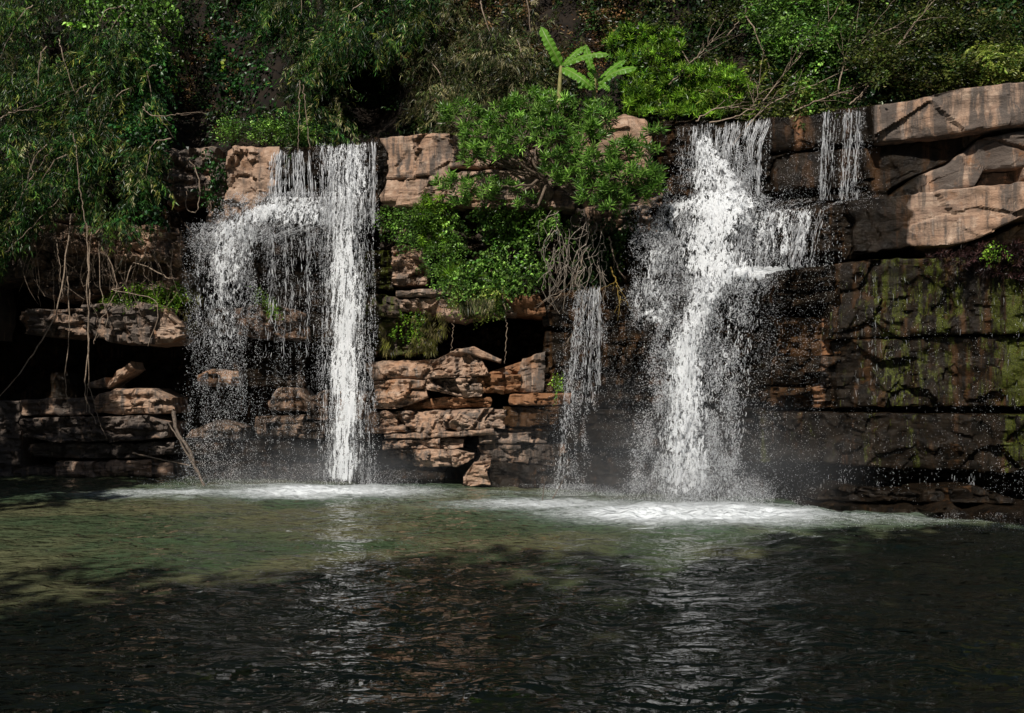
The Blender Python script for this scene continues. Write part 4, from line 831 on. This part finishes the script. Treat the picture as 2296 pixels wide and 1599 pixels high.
vine("stick", "pale twig stuck upright in the pool between the waterfalls", "stick", [(1216, 1128), (1220, 1090), (1226, 1068)], 18.9, .010, .004, wob=.004, mat=M_BARK)
vine("stick", "dark slanting twig stuck in the pool between the waterfalls", "stick", [(1240, 1118), (1255, 1090), (1268, 1068)], 19.4, .016, .007, wob=.004, mat=M_BARK)
vine("stick", "short twig standing in the foam left of the right waterfall", "stick", [(1456, 1106), (1463, 1090), (1470, 1084)], 20, .010, .004, wob=.004, mat=M_BARK)
vine("dry_grass_stem", "dry bent stem growing at the notch in the pale right-hand rock", "plant", [(2276, 470), (2275, 455), (2295, 445), (2310, 447)], 17.2, .008, .003, wob=.004)

# ---------------------------------------------------------------- tall trees on the near bank; their shade lies on the pool
def bank_tree(x, y, h, rad, label, seed):
    r = np.random.default_rng(seed); e = empty("tall_tree", (x, y, .3), label, "tree", "tall trees on the near bank")
    top = np.array([x + r.normal(0, .5), y, h * .8]); v, f = tubes([(curve([(x, y, .2), (x + .2, y, h * .4), top], 14, .03), np.linspace(.34, .12, 14))], 10); obj("trunk", mesh_np("trunk", v, f, smooth=True), M_BARK, e)
    c, d = [], []
    for k in range(11):
        b0 = np.array([x, y, h * r.uniform(.45, .8)]); a = r.uniform(0, 6.28); q = np.array([x + math.cos(a) * rad * .6, y + math.sin(a) * rad * .5, h * r.uniform(.62, .93)])
        v, f = tubes([(curve([b0, (b0 + q) / 2 + [0, 0, .3], q], 8, .03), np.linspace(.11, .03, 8))], 6); obj("limb", mesh_np("limb", v, f), M_BARK, e)
        m = 120; u = r.normal(0, 1, (m, 3)); u /= np.linalg.norm(u, axis=1, keepdims=True); c.append(q + u * (r.uniform(.3, 1, (m, 1)) ** .5) * rad * .52 * [1, 1, .75]); d.append(u)
    q = np.concatenate(c); leafy("crown", [foliage('big', 'dark', q, np.concatenate(d), (1.2, 1.7))], e)
    return e
for k, (x, y, h, rad) in enumerate(BANK_TREES):
    bank_tree(x, y, h, rad, BANK_LABELS[k], 200 + k)
# ---------------------------------------------------------------- falling water
def lip(x, y):
    """the water leaves the rock along the sloping, slightly uneven lip"""
    for a, b, y0, k in ((590, 850, 328, -.06), (1500, 1750, 270, -.10), (1830, 1945, 243, -.11)):
        m = (x > a) & (x < b) & (y < y0 + 160)
        y = y + np.where(m, (k * (x - (a + b) / 2) + 7 * (vnoise(np.stack([x * .07, 0 * x, 0 * x], -1).reshape(-1, 3), 7).reshape(np.shape(x)) - .5)) * np.exp(-np.maximum(y - y0, 0) / 45), 0)
    return y
def fall_depth(x, y, rows):
    """depth of the falling water: the wall plus the offset that rows give at height y"""
    return wall(x) + np.interp(y, [r[0] for r in rows], [r[3] for r in rows])
def sheet(parent, rows, mat, bulge=.12, disp=.08, step=3.5, soft=.22, seed=1, widen=.28):
    """rows: (y, x left, x right, offset from wall, fullness 0..1)"""
    ys = np.arange(rows[0][0], rows[-1][0] + step, step); R = np.array(rows, float)
    g = (R[:, 2] - R[:, 1]) * (widen if soft > .25 else 0); R[:, 1] -= g; R[:, 2] += g
    xl, xr, of, de = (np.interp(ys, R[:, 0], R[:, k]) for k in (1, 2, 3, 4))
    nx = int((xr - xl).max() / step) + 3; t = np.linspace(0, 1, nx)
    xl = xl + (vnoise(np.stack([ys * .03, 0 * ys, 0 * ys + seed], 1), 3) - .5) * 14; xr = xr + (vnoise(np.stack([ys * .03, 0 * ys + 9, 0 * ys + seed], 1), 4) - .5) * 14
    X = xl[:, None] + (xr - xl)[:, None] * t[None]; Yy = np.repeat(ys[:, None], nx, 1); Tt = np.repeat(t[None], len(ys), 0)
    D = wall(X) + of[:, None] - bulge * (1 - (2 * Tt - 1) ** 2)
    p = P(X.ravel(), lip(X.ravel(), Yy.ravel()), D.ravel())
    p[:, 1] += disp * ((fbm(p * [5, 5, .7] + seed, 3, seed) - .5) * 2 + (fbm(p * [14, 14, 3], 2, seed + 5) - .5))
    edge = np.clip(np.minimum(Tt, 1 - Tt) / soft, 0, 1); edge = edge * edge * (3 - 2 * edge)
    tb = np.clip((Yy - rows[0][0]) / (6 if soft < .25 else 14), 0, 1) * np.clip((rows[-1][0] - Yy) / 30, 0, 1)
    den = (de[:, None] * (.04 + .96 * edge) * tb).ravel() * (.75 + .5 * fbm(np.stack([X.ravel() * .02, Yy.ravel() * .006, 0 * X.ravel() + seed], 1), 3, seed))
    ny, n2 = X.shape; i = (np.arange(ny - 1)[:, None] * n2 + np.arange(n2 - 1)[None]).ravel()
    return obj("water_sheet", mesh_np("water_sheet", p, np.stack([i, i + n2, i + n2 + 1, i + 1], 1), {"dens": np.clip(den, 0, 1.6)}, True), mat, parent)
DROPN = 0
def drop_set(rows, n0, size=(.006, .016), el=(1.0, 3.5), spread=.25, streak=(.22, .012), pw=1.6, edge=.35, fade=None, off=0., seed=3):
    """n drops inside rows (y, xl, xr, offset, weight); streak: grain of the strands"""
    n = n0; R = np.array(rows, float); yy = np.linspace(R[0, 0], R[-1, 0], 400)
    w = (np.interp(yy, R[:, 0], R[:, 2]) - np.interp(yy, R[:, 0], R[:, 1])) * np.interp(yy, R[:, 0], R[:, 4]); w = np.maximum(w, 1e-4); w /= w.sum()
    X, Y = [], []; got = 0
    while got < n:
        m = n * 2; y = rng.choice(yy, m, p=w) + rng.uniform(-1, 1, m) * (yy[1] - yy[0])
        t = rng.uniform(-edge, 1 + edge, m); a = np.where(t < 0, np.exp(-(t / edge) ** 2 * 5), np.where(t > 1, np.exp(-((t - 1) / edge) ** 2 * 5), 1))
        xl, xr = np.interp(y, R[:, 0], R[:, 1]), np.interp(y, R[:, 0], R[:, 2]); x = xl + (xr - xl) * t
        g = fbm(np.stack([x * streak[0], y * streak[1], 0 * x + seed], 1), 3, seed)
        g = np.clip((g - .32) / .4, 0, 1) ** pw
        k = rng.uniform(0, 1, m) < g * a; X.append(x[k]); Y.append(y[k]); got += k.sum()
    x, y = np.concatenate(X)[:n], np.concatenate(Y)[:n]
    D = wall(x) + np.interp(y, R[:, 0], R[:, 3]) + off + rng.normal(0, spread, n)
    return P(x, lip(x, y), D), rng.uniform(0, 1, n) ** 2.2 * (size[1] - size[0]) + size[0], rng.uniform(*el, n)
def drops_mesh(parent, sets, tilt=.25, name="spray"):
    """every drop is a small irregular stretched body"""
    pos = np.concatenate([s[0] for s in sets]); r = np.concatenate([s[1] for s in sets]); el = np.concatenate([s[2] for s in sets]); n = len(pos)
    d = np.stack([rng.normal(0, tilt, n), rng.normal(0, tilt, n), -np.ones(n)], 1); wild = rng.uniform(0, 1, n) < .18; d[wild] = rng.normal(0, 1, (wild.sum(), 3))
    R = frame_from(d, rng.uniform(0, 6.28, n)); x, yv, z = R[:, :, 0], R[:, :, 1], R[:, :, 2]; a = r[:, None]
    V = np.stack([pos - yv * a * el[:, None] * .7, pos + x * a * .75 + yv * a * el[:, None] * .3, pos - x * a * .5 + z * a * .7 + yv * a * el[:, None] * .3, pos - x * a * .4 - z * a * .7 + yv * a * el[:, None] * .5], 1).reshape(-1, 3)
    b = np.arange(n)[:, None] * 4; T = [(0, 2, 1), (0, 3, 2), (0, 1, 3), (1, 2, 3)]
    global DROPN; DROPN += n * 4
    return obj(name, mesh_np(name, V, np.concatenate([b + t for t in T]), None, True), M_DROP, parent, kind='stuff')
def fall(name, label, x, y, D, cat="waterfall", group=None): return empty(name, tuple(P(x, y, D)), label, cat, group)

def strands(rows, n, seg=(.06, .35), r=(.003, .007), wander=1.2, spread=.05, wild=0., power=1.0, bright=None):
    """broken threads of water: short bent tubes that follow the fall of the rows (y, xl, xr, offset, weight)"""
    R = np.array(rows, float); yy = np.linspace(R[0, 0], R[-1, 0], 400)
    w = np.maximum((np.interp(yy, R[:, 0], R[:, 2]) - np.interp(yy, R[:, 0], R[:, 1])) * np.interp(yy, R[:, 0], R[:, 4]), 1e-4); w /= w.sum()
    y0 = rng.choice(yy, n, p=w); lanes = rng.uniform(0, 1, max(8, n // 9)); t = lanes[(len(lanes) * rng.uniform(0, 1, n) ** 1.9).astype(int)] + rng.normal(0, .012, n)
    K = 5; L = rng.uniform(*seg, n) * F / 21.5; u = np.linspace(0, 1, K)
    y = y0[:, None] + L[:, None] * u[None]; y = np.minimum(y, R[-1, 0] + 3)
    x = np.interp(y, R[:, 0], R[:, 1]) + (np.interp(y, R[:, 0], R[:, 2]) - np.interp(y, R[:, 0], R[:, 1])) * t[:, None]
    x = x + wander * np.cumsum(rng.normal(0, 1, (n, K)), 1) * .6
    if wild:
        m = rng.uniform(0, 1, n) < wild; a = rng.uniform(0, 6.28, n); c = rng.normal(0, 1.6, n)
        aa = a[:, None] + c[:, None] * u[None]; l2 = L[:, None] * .55 / K
        x = np.where(m[:, None], x[:, :1] + np.cumsum(np.cos(aa) * l2, 1), x); y = np.where(m[:, None], y0[:, None] + np.cumsum(np.sin(aa) * l2, 1), y)
    D = wall(x) + np.interp(y, R[:, 0], R[:, 3]) + rng.normal(0, spread, n)[:, None]
    c = P(x, lip(x, y), D); rad = (r[0] + (r[1] * 1.5 - r[0]) * rng.uniform(0, 1, n) ** 2.5)[:, None] * np.array([.25, .9, 1, .85, .2])[None] * rng.uniform(.6, 1.4, (n, K))
    ang = np.array([0, 2.09, 4.19]); off = np.stack([np.cos(ang), np.sin(ang), 0 * ang], 1)
    V = (c[:, :, None] + rad[:, :, None, None] * off[None, None]).reshape(n, -1, 3)
    i = np.arange(K - 1)[:, None] * 3 + np.arange(3)[None]; j = np.arange(K - 1)[:, None] * 3 + (np.arange(3)[None] + 1) % 3
    q = np.stack([i, j, j + 3, i + 3], -1).reshape(-1, 4); Fq = (q[None] + np.arange(n)[:, None, None] * K * 3).reshape(-1, 4)
    return V.reshape(-1, 3), Fq
def strand_mesh(parent, sets):
    V, Q, b = [], [], 0
    for v, f in sets: V.append(v); Q.append(f + b); b += len(v)
    return obj("water_strand", mesh_np("water_strand", np.concatenate(V), np.concatenate(Q), None, True), M_DROP, parent, kind='stuff')
# --- left waterfall
w1 = fall("waterfall", "left white waterfall breaking on a ledge and dropping in a bright column", 640, 1090, 22.6)
S = lambda rows, mat=M_FALL, **k: sheet(w1, rows, mat, **k)
S([(330, 608, 700, -.36, .3), (352, 608, 700, -.38, .42), (400, 606, 705, -.5, .38), (450, 600, 712, -.6, .5)], seed=1)
S([(322, 718, 840, -.36, 0.59), (340, 718, 840, -.4, 0.78), (420, 720, 838, -.55, 0.75), (500, 722, 838, -.65, 0.65), (760, 726, 834, -.9, 0.55), (1000, 728, 830, -1.1, 0.59), (1090, 722, 830, -1.2, 0.59)], seed=2, soft=.2)
S([(400, 735, 812, -.7, 0.26), (500, 720, 824, -.8, 1.00), (700, 724, 820, -1., 0.92), (900, 730, 816, -1.15, 0.97), (1000, 734, 812, -1.2, 1.05), (1100, 724, 818, -1.25, 1.14)], seed=3, soft=.5, bulge=.2, disp=.05)
S([(430, 592, 700, -.75, 0.37), (442, 566, 745, -.8, 0.68), (462, 540, 765, -.85, 0.79), (484, 530, 775, -.95, 0.68), (506, 560, 770, -1., 0.49), (540, 620, 760, -1.02, 0.27), (580, 660, 750, -1.05, 0.12)], M_CHURN, seed=4, disp=.14, bulge=.2, soft=.4)
S([(446, 590, 660, -.8, 0.60), (466, 550, 650, -.85, 1.03), (490, 505, 620, -.9, 0.90), (508, 462, 600, -.95, 0.81), (540, 448, 588, -1., 0.81), (600, 440, 575, -1.1, 0.69), (680, 438, 560, -1.2, 0.56), (760, 438, 552, -1.25, 0.48), (850, 436, 545, -1.3, 0.37), (1000, 434, 545, -1.3, 0.26), (1080, 430, 545, -1.3, 0.17)], M_CHURN, seed=5, disp=.1, soft=.45)
strand_mesh(w1, [strands([(332, 608, 702, -.42, 1), (445, 600, 712, -.68, 1)], 558, (.1, 0.250), (.002, 0.0056), .5, .03),
    strands([(324, 716, 842, -.45, 1), (500, 718, 840, -.78, 1)], 806, (.1, 0.250), (.002, 0.0064), .6, .05),
    strands([(430, 718, 841, -.75, .8), (520, 720, 840, -.85, 1), (1088, 722, 834, -1.3, .8)], 1054, (.06, 0.150), (.002, 0.0064), 1., .15, .05),
    strands([(440, 545, 770, -.95, 1.2), (500, 500, 780, -1.1, 1), (540, 450, 640, -1.15, 1)], 930, (.05, 0.100), (.002, 0.0072), 1.8, .15, .5),
    strands([(505, 448, 600, -1.1, 1.3), (620, 440, 575, -1.25, 1.), (780, 436, 552, -1.3, .5)], 806, (.06, 0.150), (.002, 0.0064), 2.2, .15, .3),
    strands([(505, 600, 722, -1.05, 1.2), (640, 600, 722, -1.2, .8), (800, 590, 722, -1.3, .35)], 403, (.08, 0.200), (.002, 0.0056), 1.6, .12, .12)])
drops_mesh(w1, [drop_set([(325, 716, 842, -.5, .6), (500, 718, 842, -.8, 1), (1095, 720, 836, -1.3, 1.2)], 15000, (.004, .011), (1.2, 3.2), .14, edge=.12),
    drop_set([(430, 560, 760, -.9, 1.3), (470, 520, 770, -1.1, 1.3), (560, 450, 700, -1.2, .9)], 7000, (.004, .013), (1, 2.2), .16, (.06, .06)),
    drop_set([(500, 450, 600, -1.1, 2.0), (600, 440, 575, -1.2, 1.3), (760, 436, 556, -1.3, 1.), (1085, 425, 545, -1.35, .7)], 14500, (.004, .012), (1, 2.6), .2, (.05, .02), 1.1),
    drop_set([(510, 580, 725, -1.1, 1), (700, 560, 725, -1.2, .8), (1080, 540, 725, -1.3, .55)], 6500, (.003, .010), (1, 2.6), .25, (.12, .012)),
    drop_set([(430, 560, 760, -.95, 2.2), (520, 470, 780, -1.1, 1.6), (640, 438, 800, -1.2, 1), (850, 432, 820, -1.3, .8), (1095, 425, 835, -1.4, .7)], 9000, (.003, .008), (1, 2), .4, (.02, .02), .6, edge=.12),
    drop_set([(1040, 430, 835, -1.5, .3), (1092, 400, 860, -1.9, 1.4), (1112, 360, 870, -2.8, 1.6)], 15000, (.0025, .008), (1, 1.5), .6, (.02, .02), .6)])
# --- right waterfall
w2 = fall("waterfall", "tall main waterfall at the right, a white plume over two ledges", 1540, 1125, 18.8)
S = lambda rows, mat=M_FALL, **k: sheet(w2, rows, mat, **k)
S([(270, 1552, 1734, -.35, .3), (285, 1553, 1730, -.4, .50), (330, 1556, 1708, -.5, .44), (436, 1560, 1702, -.65, .45)], seed=11, soft=.1)
S([(286, 1560, 1580, -.45, 0.33), (318, 1560, 1594, -.52, 0.73), (360, 1559, 1632, -.6, 0.79), (426, 1557, 1672, -.76, 0.79), (450, 1550, 1696, -.9, 0.86), (490, 1545, 1690, -1.1, 0.73)], M_CHURN, seed=12, soft=.3, disp=.06)
S([(418, 1562, 1670, -.78, 0.38), (438, 1524, 1716, -.86, 0.76), (456, 1504, 1731, -.9, 0.95), (476, 1529, 1706, -1., 1.02), (527, 1518, 1666, -1.1, 0.95), (562, 1511, 1664, -1.16, 0.88), (590, 1519, 1706, -1.22, 1.02), (606, 1531, 1721, -1.26, 1.02), (630, 1537, 1671, -1.3, 0.95), (662, 1531, 1644, -1.35, 0.92), (710, 1524, 1604, -1.42, 0.83), (765, 1497, 1588, -1.46, 0.86), (850, 1482, 1590, -1.5, 0.89), (980, 1470, 1600, -1.55, 0.86), (1060, 1462, 1608, -1.6, 0.83), (1130, 1452, 1620, -1.65, 0.76)], M_CHURN, seed=13, disp=.08, bulge=.25, soft=.45)
S([(445, 1500, 1560, -.75, 0.80), (462, 1480, 1550, -.8, 0.98), (490, 1464, 1545, -.85, 0.71), (560, 1440, 1535, -.95, 0.67), (572, 1430, 1532, -1., 0.86), (620, 1435, 1500, -1.05, 0.63), (640, 1410, 1510, -1.1, 0.71), (700, 1440, 1540, -1.2, 0.63), (800, 1450, 1540, -1.3, 0.46)], M_CHURN, seed=14, disp=.1, soft=.5)
S([(640, 1390, 1432, -1., .5), (662, 1396, 1446, -1.05, .62), (690, 1410, 1476, -1.1, .66), (712, 1430, 1500, -1.15, .8), (745, 1465, 1545, -1.25, 1.1)], M_CHURN, seed=15, disp=.08, soft=.5)
S([(462, 1680, 1850, -.75, 0.40), (480, 1664, 1850, -.85, 0.64), (540, 1640, 1838, -.95, 0.57), (596, 1630, 1826, -1.05, 0.55)], seed=16, soft=.2)
S([(590, 1650, 1846, -1.15, 0.72), (597, 1640, 1836, -1.2, 1.09), (606, 1630, 1760, -1.2, 1.16), (616, 1620, 1715, -1.25, 1.01), (650, 1600, 1680, -1.3, 0.51)], M_CHURN, seed=17, disp=.05, bulge=.08, soft=.3)
S([(626, 1600, 1720, -1.3, .6), (760, 1560, 1700, -1.4, .55), (900, 1560, 1660, -1.5, .5), (1110, 1570, 1660, -1.55, .5)], M_CHURN, seed=18, disp=.1, soft=.5)
S([(660, 1500, 1640, -1.1, 0.69), (800, 1470, 1620, -1.2, 0.71), (960, 1450, 1620, -1.3, 0.76), (1110, 1440, 1640, -1.35, 0.80)], M_CHURN, seed=20, disp=.1, soft=.5)
strand_mesh(w2, [strands([(272, 1552, 1734, -.42, 1), (330, 1556, 1708, -.58, 1), (436, 1560, 1702, -.72, 1)], 930, (.08, 0.225), (.002, 0.0056), .5, .03),
    strands([(318, 1562, 1594, -.62, .8), (440, 1556, 1690, -.85, 1)], 434, (.05, 0.100), (.002, 0.0064), 1.2, .08, .3),
    strands([(445, 1490, 1560, -.9, 1.2), (520, 1450, 1545, -1., 1), (640, 1420, 1530, -1.15, .8), (720, 1430, 1520, -1.25, .6)], 1054, (.05, 0.130), (.002, 0.0064), 2.2, .15, .45),
    strands([(440, 1520, 1715, -1.05, 1), (600, 1530, 1700, -1.4, 1)], 806, (.05, 0.100), (.002, 0.0072), 1.8, .15, .5),
    strands([(464, 1670, 1850, -.85, 1), (520, 1648, 1836, -1., 1), (596, 1632, 1820, -1.15, 1)], 558, (.1, 0.200), (.002, 0.0048), .9, .05, .06),
    strands([(600, 1560, 1720, -1.4, 1), (800, 1500, 1690, -1.6, 1), (1120, 1455, 1650, -1.75, 1)], 1426, (.05, 0.125), (.002, 0.0072), 2., .2, .35),
    strands([(940, 1588, 1606, -1.6, .8), (1010, 1596, 1618, -1.65, 1), (1120, 1610, 1636, -1.7, 1)], 161, (.06, 0.100), (.002, 0.0072), 2.5, .05, .3)])
drops_mesh(w2, [drop_set([(285, 1558, 1730, -.5, .6), (440, 1558, 1710, -.75, 1)], 3500, (.003, .009), (1.2, 4), .06, edge=.05),
    drop_set([(320, 1556, 1640, -.75, .8), (436, 1510, 1715, -1, 1.2), (600, 1480, 1715, -1.3, 1), (660, 1480, 1690, -1.4, 1)], 13000, (.004, .012), (1, 2.2), .22, (.05, .04)),
    drop_set([(460, 1440, 1530, -.95, 1), (640, 1410, 1510, -1.2, 1), (740, 1430, 1500, -1.3, .6)], 6000, (.004, .011), (1, 2.2), .2, (.04, .03)),
    drop_set([(620, 1510, 1700, -1.5, 1), (800, 1470, 1640, -1.6, 1), (960, 1450, 1632, -1.7, 1.2), (1128, 1430, 1650, -1.75, 1.3)], 27000, (.004, .013), (1, 2.4), .25, (.04, .02), 1., edge=.25),
    drop_set([(600, 1540, 1730, -1.4, 1), (800, 1470, 1730, -1.5, 1), (1000, 1430, 1720, -1.6, 1), (1120, 1420, 1740, -1.7, 1)], 9500, (.003, .009), (1, 2.2), .35, (.015, .015), .5, edge=.2),
    drop_set([(466, 1690, 1860, -.9, 1), (598, 1660, 1850, -1.15, 1)], 2400, (.003, .009), (1.2, 4), .1),
    drop_set([(600, 1700, 1860, -1.3, 1), (900, 1700, 1840, -1.4, .7), (1120, 1680, 1840, -1.5, .6)], 3200, (.0025, .007), (1, 2), .3, (.015, .015), .5, edge=.2),
    drop_set([(1060, 1440, 1660, -1.9, .3), (1130, 1400, 1720, -2.4, 1.2), (1170, 1300, 1780, -3.2, 1.6)], 24000, (.0025, .008), (1, 1.5), .6, (.02, .02), .6)])
# --- thin waterfall between them
w3 = fall("thin_waterfall", "thin veil waterfall between the two big ones, left of the main plume", 1280, 1100, 20.4)
sheet(w3, [(642, 1298, 1346, -.6, .5), (660, 1294, 1346, -.62, .5), (760, 1284, 1346, -.75, .32), (860, 1276, 1342, -.85, .2)], M_FALL, seed=21)
sheet(w3, [(634, 1300, 1440, -.55, .0), (640, 1300, 1440, -.6, .8), (650, 1300, 1420, -.62, .5)], M_CHURN, seed=23, disp=.03, bulge=.05)
strand_mesh(w3, [strands([(642, 1298, 1348, -.68, 1.4), (760, 1282, 1346, -.8, .9), (900, 1264, 1342, -.9, .4)], 434, (.08, 0.200), (.002, 0.0056), 1.2, .05, .1),
    strands([(650, 1298, 1322, -.75, 1), (740, 1284, 1306, -.8, 1), (850, 1272, 1292, -.9, 1), (960, 1256, 1280, -1., 1), (1095, 1238, 1276, -1.1, 1.2)], 558, (.05, 0.100), (.002, 0.0064), 2., .08, .35),
    strands([(860, 1336, 1348, -.8, 1), (640, 1338, 1348, -.6, 1)][::-1], 99, (.1, 0.200), (.002, 0.0048), .5, .03)])
drops_mesh(w3, [drop_set([(650, 1285, 1350, -.75, 1), (800, 1272, 1348, -.9, .9), (1095, 1240, 1300, -1.1, .9)], 5000, (.003, .010), (1, 3), .12, (.12, .02)),
    drop_set([(640, 1290, 1450, -.7, .7), (900, 1260, 1450, -1, 1), (1100, 1240, 1450, -1.2, 1.1)], 7000, (.0025, .007), (1, 2), .3, (.015, .015), .5),
    drop_set([(1085, 1180, 1330, -1.4, 1), (1112, 1170, 1400, -2.4, 1.6)], 5000, (.0025, .007), (1, 1.5), .4, (.02, .02), .6)])
# --- small upper fall at the right
w4 = fall("small_waterfall", "small twin-stream waterfall on the upper step beside the pale top ledge", 1880, 450, 18.6)
for xs_, sd_ in (((1848, 1878, 1838, 1868), 31), ((1888, 1932, 1880, 1924), 32)):
    sheet(w4, [(242, xs_[0], xs_[1], -.42, .2), (258, xs_[0], xs_[1], -.45, .34), (350, xs_[2], xs_[3], -.5, .34), (446, xs_[2], xs_[3], -.6, .3)], M_FALL, seed=sd_)
sheet(w4, [(443, 1800, 1915, -.72, 0.72), (449, 1760, 1905, -.85, 1.16), (456, 1735, 1880, -.95, 1.01), (464, 1715, 1830, -1., 0.58)], M_CHURN, seed=33, disp=.05, bulge=.08, soft=.4)
strand_mesh(w4, [strands([(244, 1848, 1880, -.5, 1), (350, 1840, 1872, -.6, 1), (446, 1838, 1868, -.7, 1)], 186, (.1, 0.250), (.002, 0.0048), 1., .04, .1),
    strands([(244, 1888, 1934, -.5, 1), (350, 1882, 1928, -.6, 1), (446, 1878, 1924, -.7, 1)], 260, (.1, 0.250), (.002, 0.0048), 1., .04, .1),
    strands([(446, 1740, 1910, -.95, 1), (466, 1700, 1860, -1.05, 1)], 217, (.04, 0.070), (.002, 0.0056), 2, .1, .8)])
drops_mesh(w4, [drop_set([(246, 1846, 1934, -.55, 1), (448, 1838, 1926, -.7, 1)], 1100, (.003, .008), (1.5, 5), .07, edge=.2),
    drop_set([(300, 1800, 1940, -.7, .3), (440, 1760, 1940, -.8, 1), (470, 1740, 1930, -1, 1)], 1300, (.003, .007), (1, 2), .15, (.03, .03), 1)])
w5 = fall("trickle", "thin trickle on the dark step just left of the right waterfall's lip", 1540, 380, 20.2, "trickle")
strand_mesh(w5, [strands([(276, 1526, 1556, -.35, .8), (340, 1524, 1554, -.4, 1), (440, 1512, 1552, -.45, .5)], 81, (.08, 0.150), (.002, 0.0048), 1.2, .03)])
drops_mesh(w5, [drop_set([(280, 1520, 1560, -.4, 1), (450, 1510, 1556, -.5, 1)], 350, (.003, .008), (1.5, 4), .05)])
w6 = empty("dripping_water", tuple(P(2000, 1100, 17)), "drips and glinting drops falling along the dark wet wall at the right", "dripping water")
drops_mesh(w6, [drop_set([(590, 1860, 2330, -1.25, .5), (900, 1860, 2330, -1.3, 1), (1160, 1800, 2330, -1.5, .8)], 3200, (.002, .0055), (1, 3), .12, (.06, .012), 1.4),
    drop_set([(1050, 1720, 2310, -1.3, 1.3), (1105, 1720, 2310, -1.4, 1)], 350, (.003, .006), (1.5, 6), .1, (.12, .0), 2),
    drop_set([(1150, 1720, 2330, -3.0, .5), (1195, 1800, 2340, -3.3, 1)], 4000, (.0025, .008), (1, 1.5), .4, (.03, .03), .8)])
strand_mesh(w6, [strands([(600, 1870, 2330, -1.15, 1), (905, 1870, 2330, -1.2, 1)], 110, (.03, .16), (.001, .0022), 1.2, .08, .0), strands([(1058, 1720, 2320, -1.2, 1), (1090, 1720, 2320, -1.25, 1)], 45, (.03, .12), (.001, .0025), .3, .1)])
# ---------------------------------------------------------------- fine mist over the feet of the falls
def mist(label, c, half, dens, group="mist at the feet of the falls"):
    m = N("mist"); v = m.n.new("ShaderNodeVolumePrincipled"); v.inputs['Color'].default_value = (.93, .96, 1, 1); v.inputs['Anisotropy'].default_value = .0
    ln = m.n.new("ShaderNodeVectorMath"); ln.operation = 'LENGTH'; m.l.new(m.tc.outputs['Object'], ln.inputs[0])
    f = m.math('POWER', m.math('MULTIPLY', m.math('SUBTRACT', 1.0, ln.outputs['Value'], clamp=True), 1.0, clamp=True), 1.6)
    n = m.noise(2.2, detail=3, rough=.6); m.set(v.inputs['Density'], m.math('MULTIPLY', f, m.math('MULTIPLY', m.ramp(n, .3, .7), dens)))
    o = m.n.new("ShaderNodeOutputMaterial"); m.l.new(v.outputs[0], o.inputs['Volume'])
    import bmesh
    bm = bmesh.new(); bmesh.ops.create_icosphere(bm, subdivisions=3, radius=1); me = bpy.data.meshes.new("mist"); bm.to_mesh(me); bm.free()
    ob = obj("mist", me, m.m, loc=c); ob.scale = half; tag(ob, label, "mist", group, 'stuff'); return ob
mist("pale mist drifting over the foam at the foot of the main right waterfall", (2.6, 17.8, .45), (3.8, 1.5, 2.0), .34)
mist("faint mist over the foam at the foot of the left waterfall", (-3.9, 21.6, .3), (3.2, 1.3, 1.2), .38)
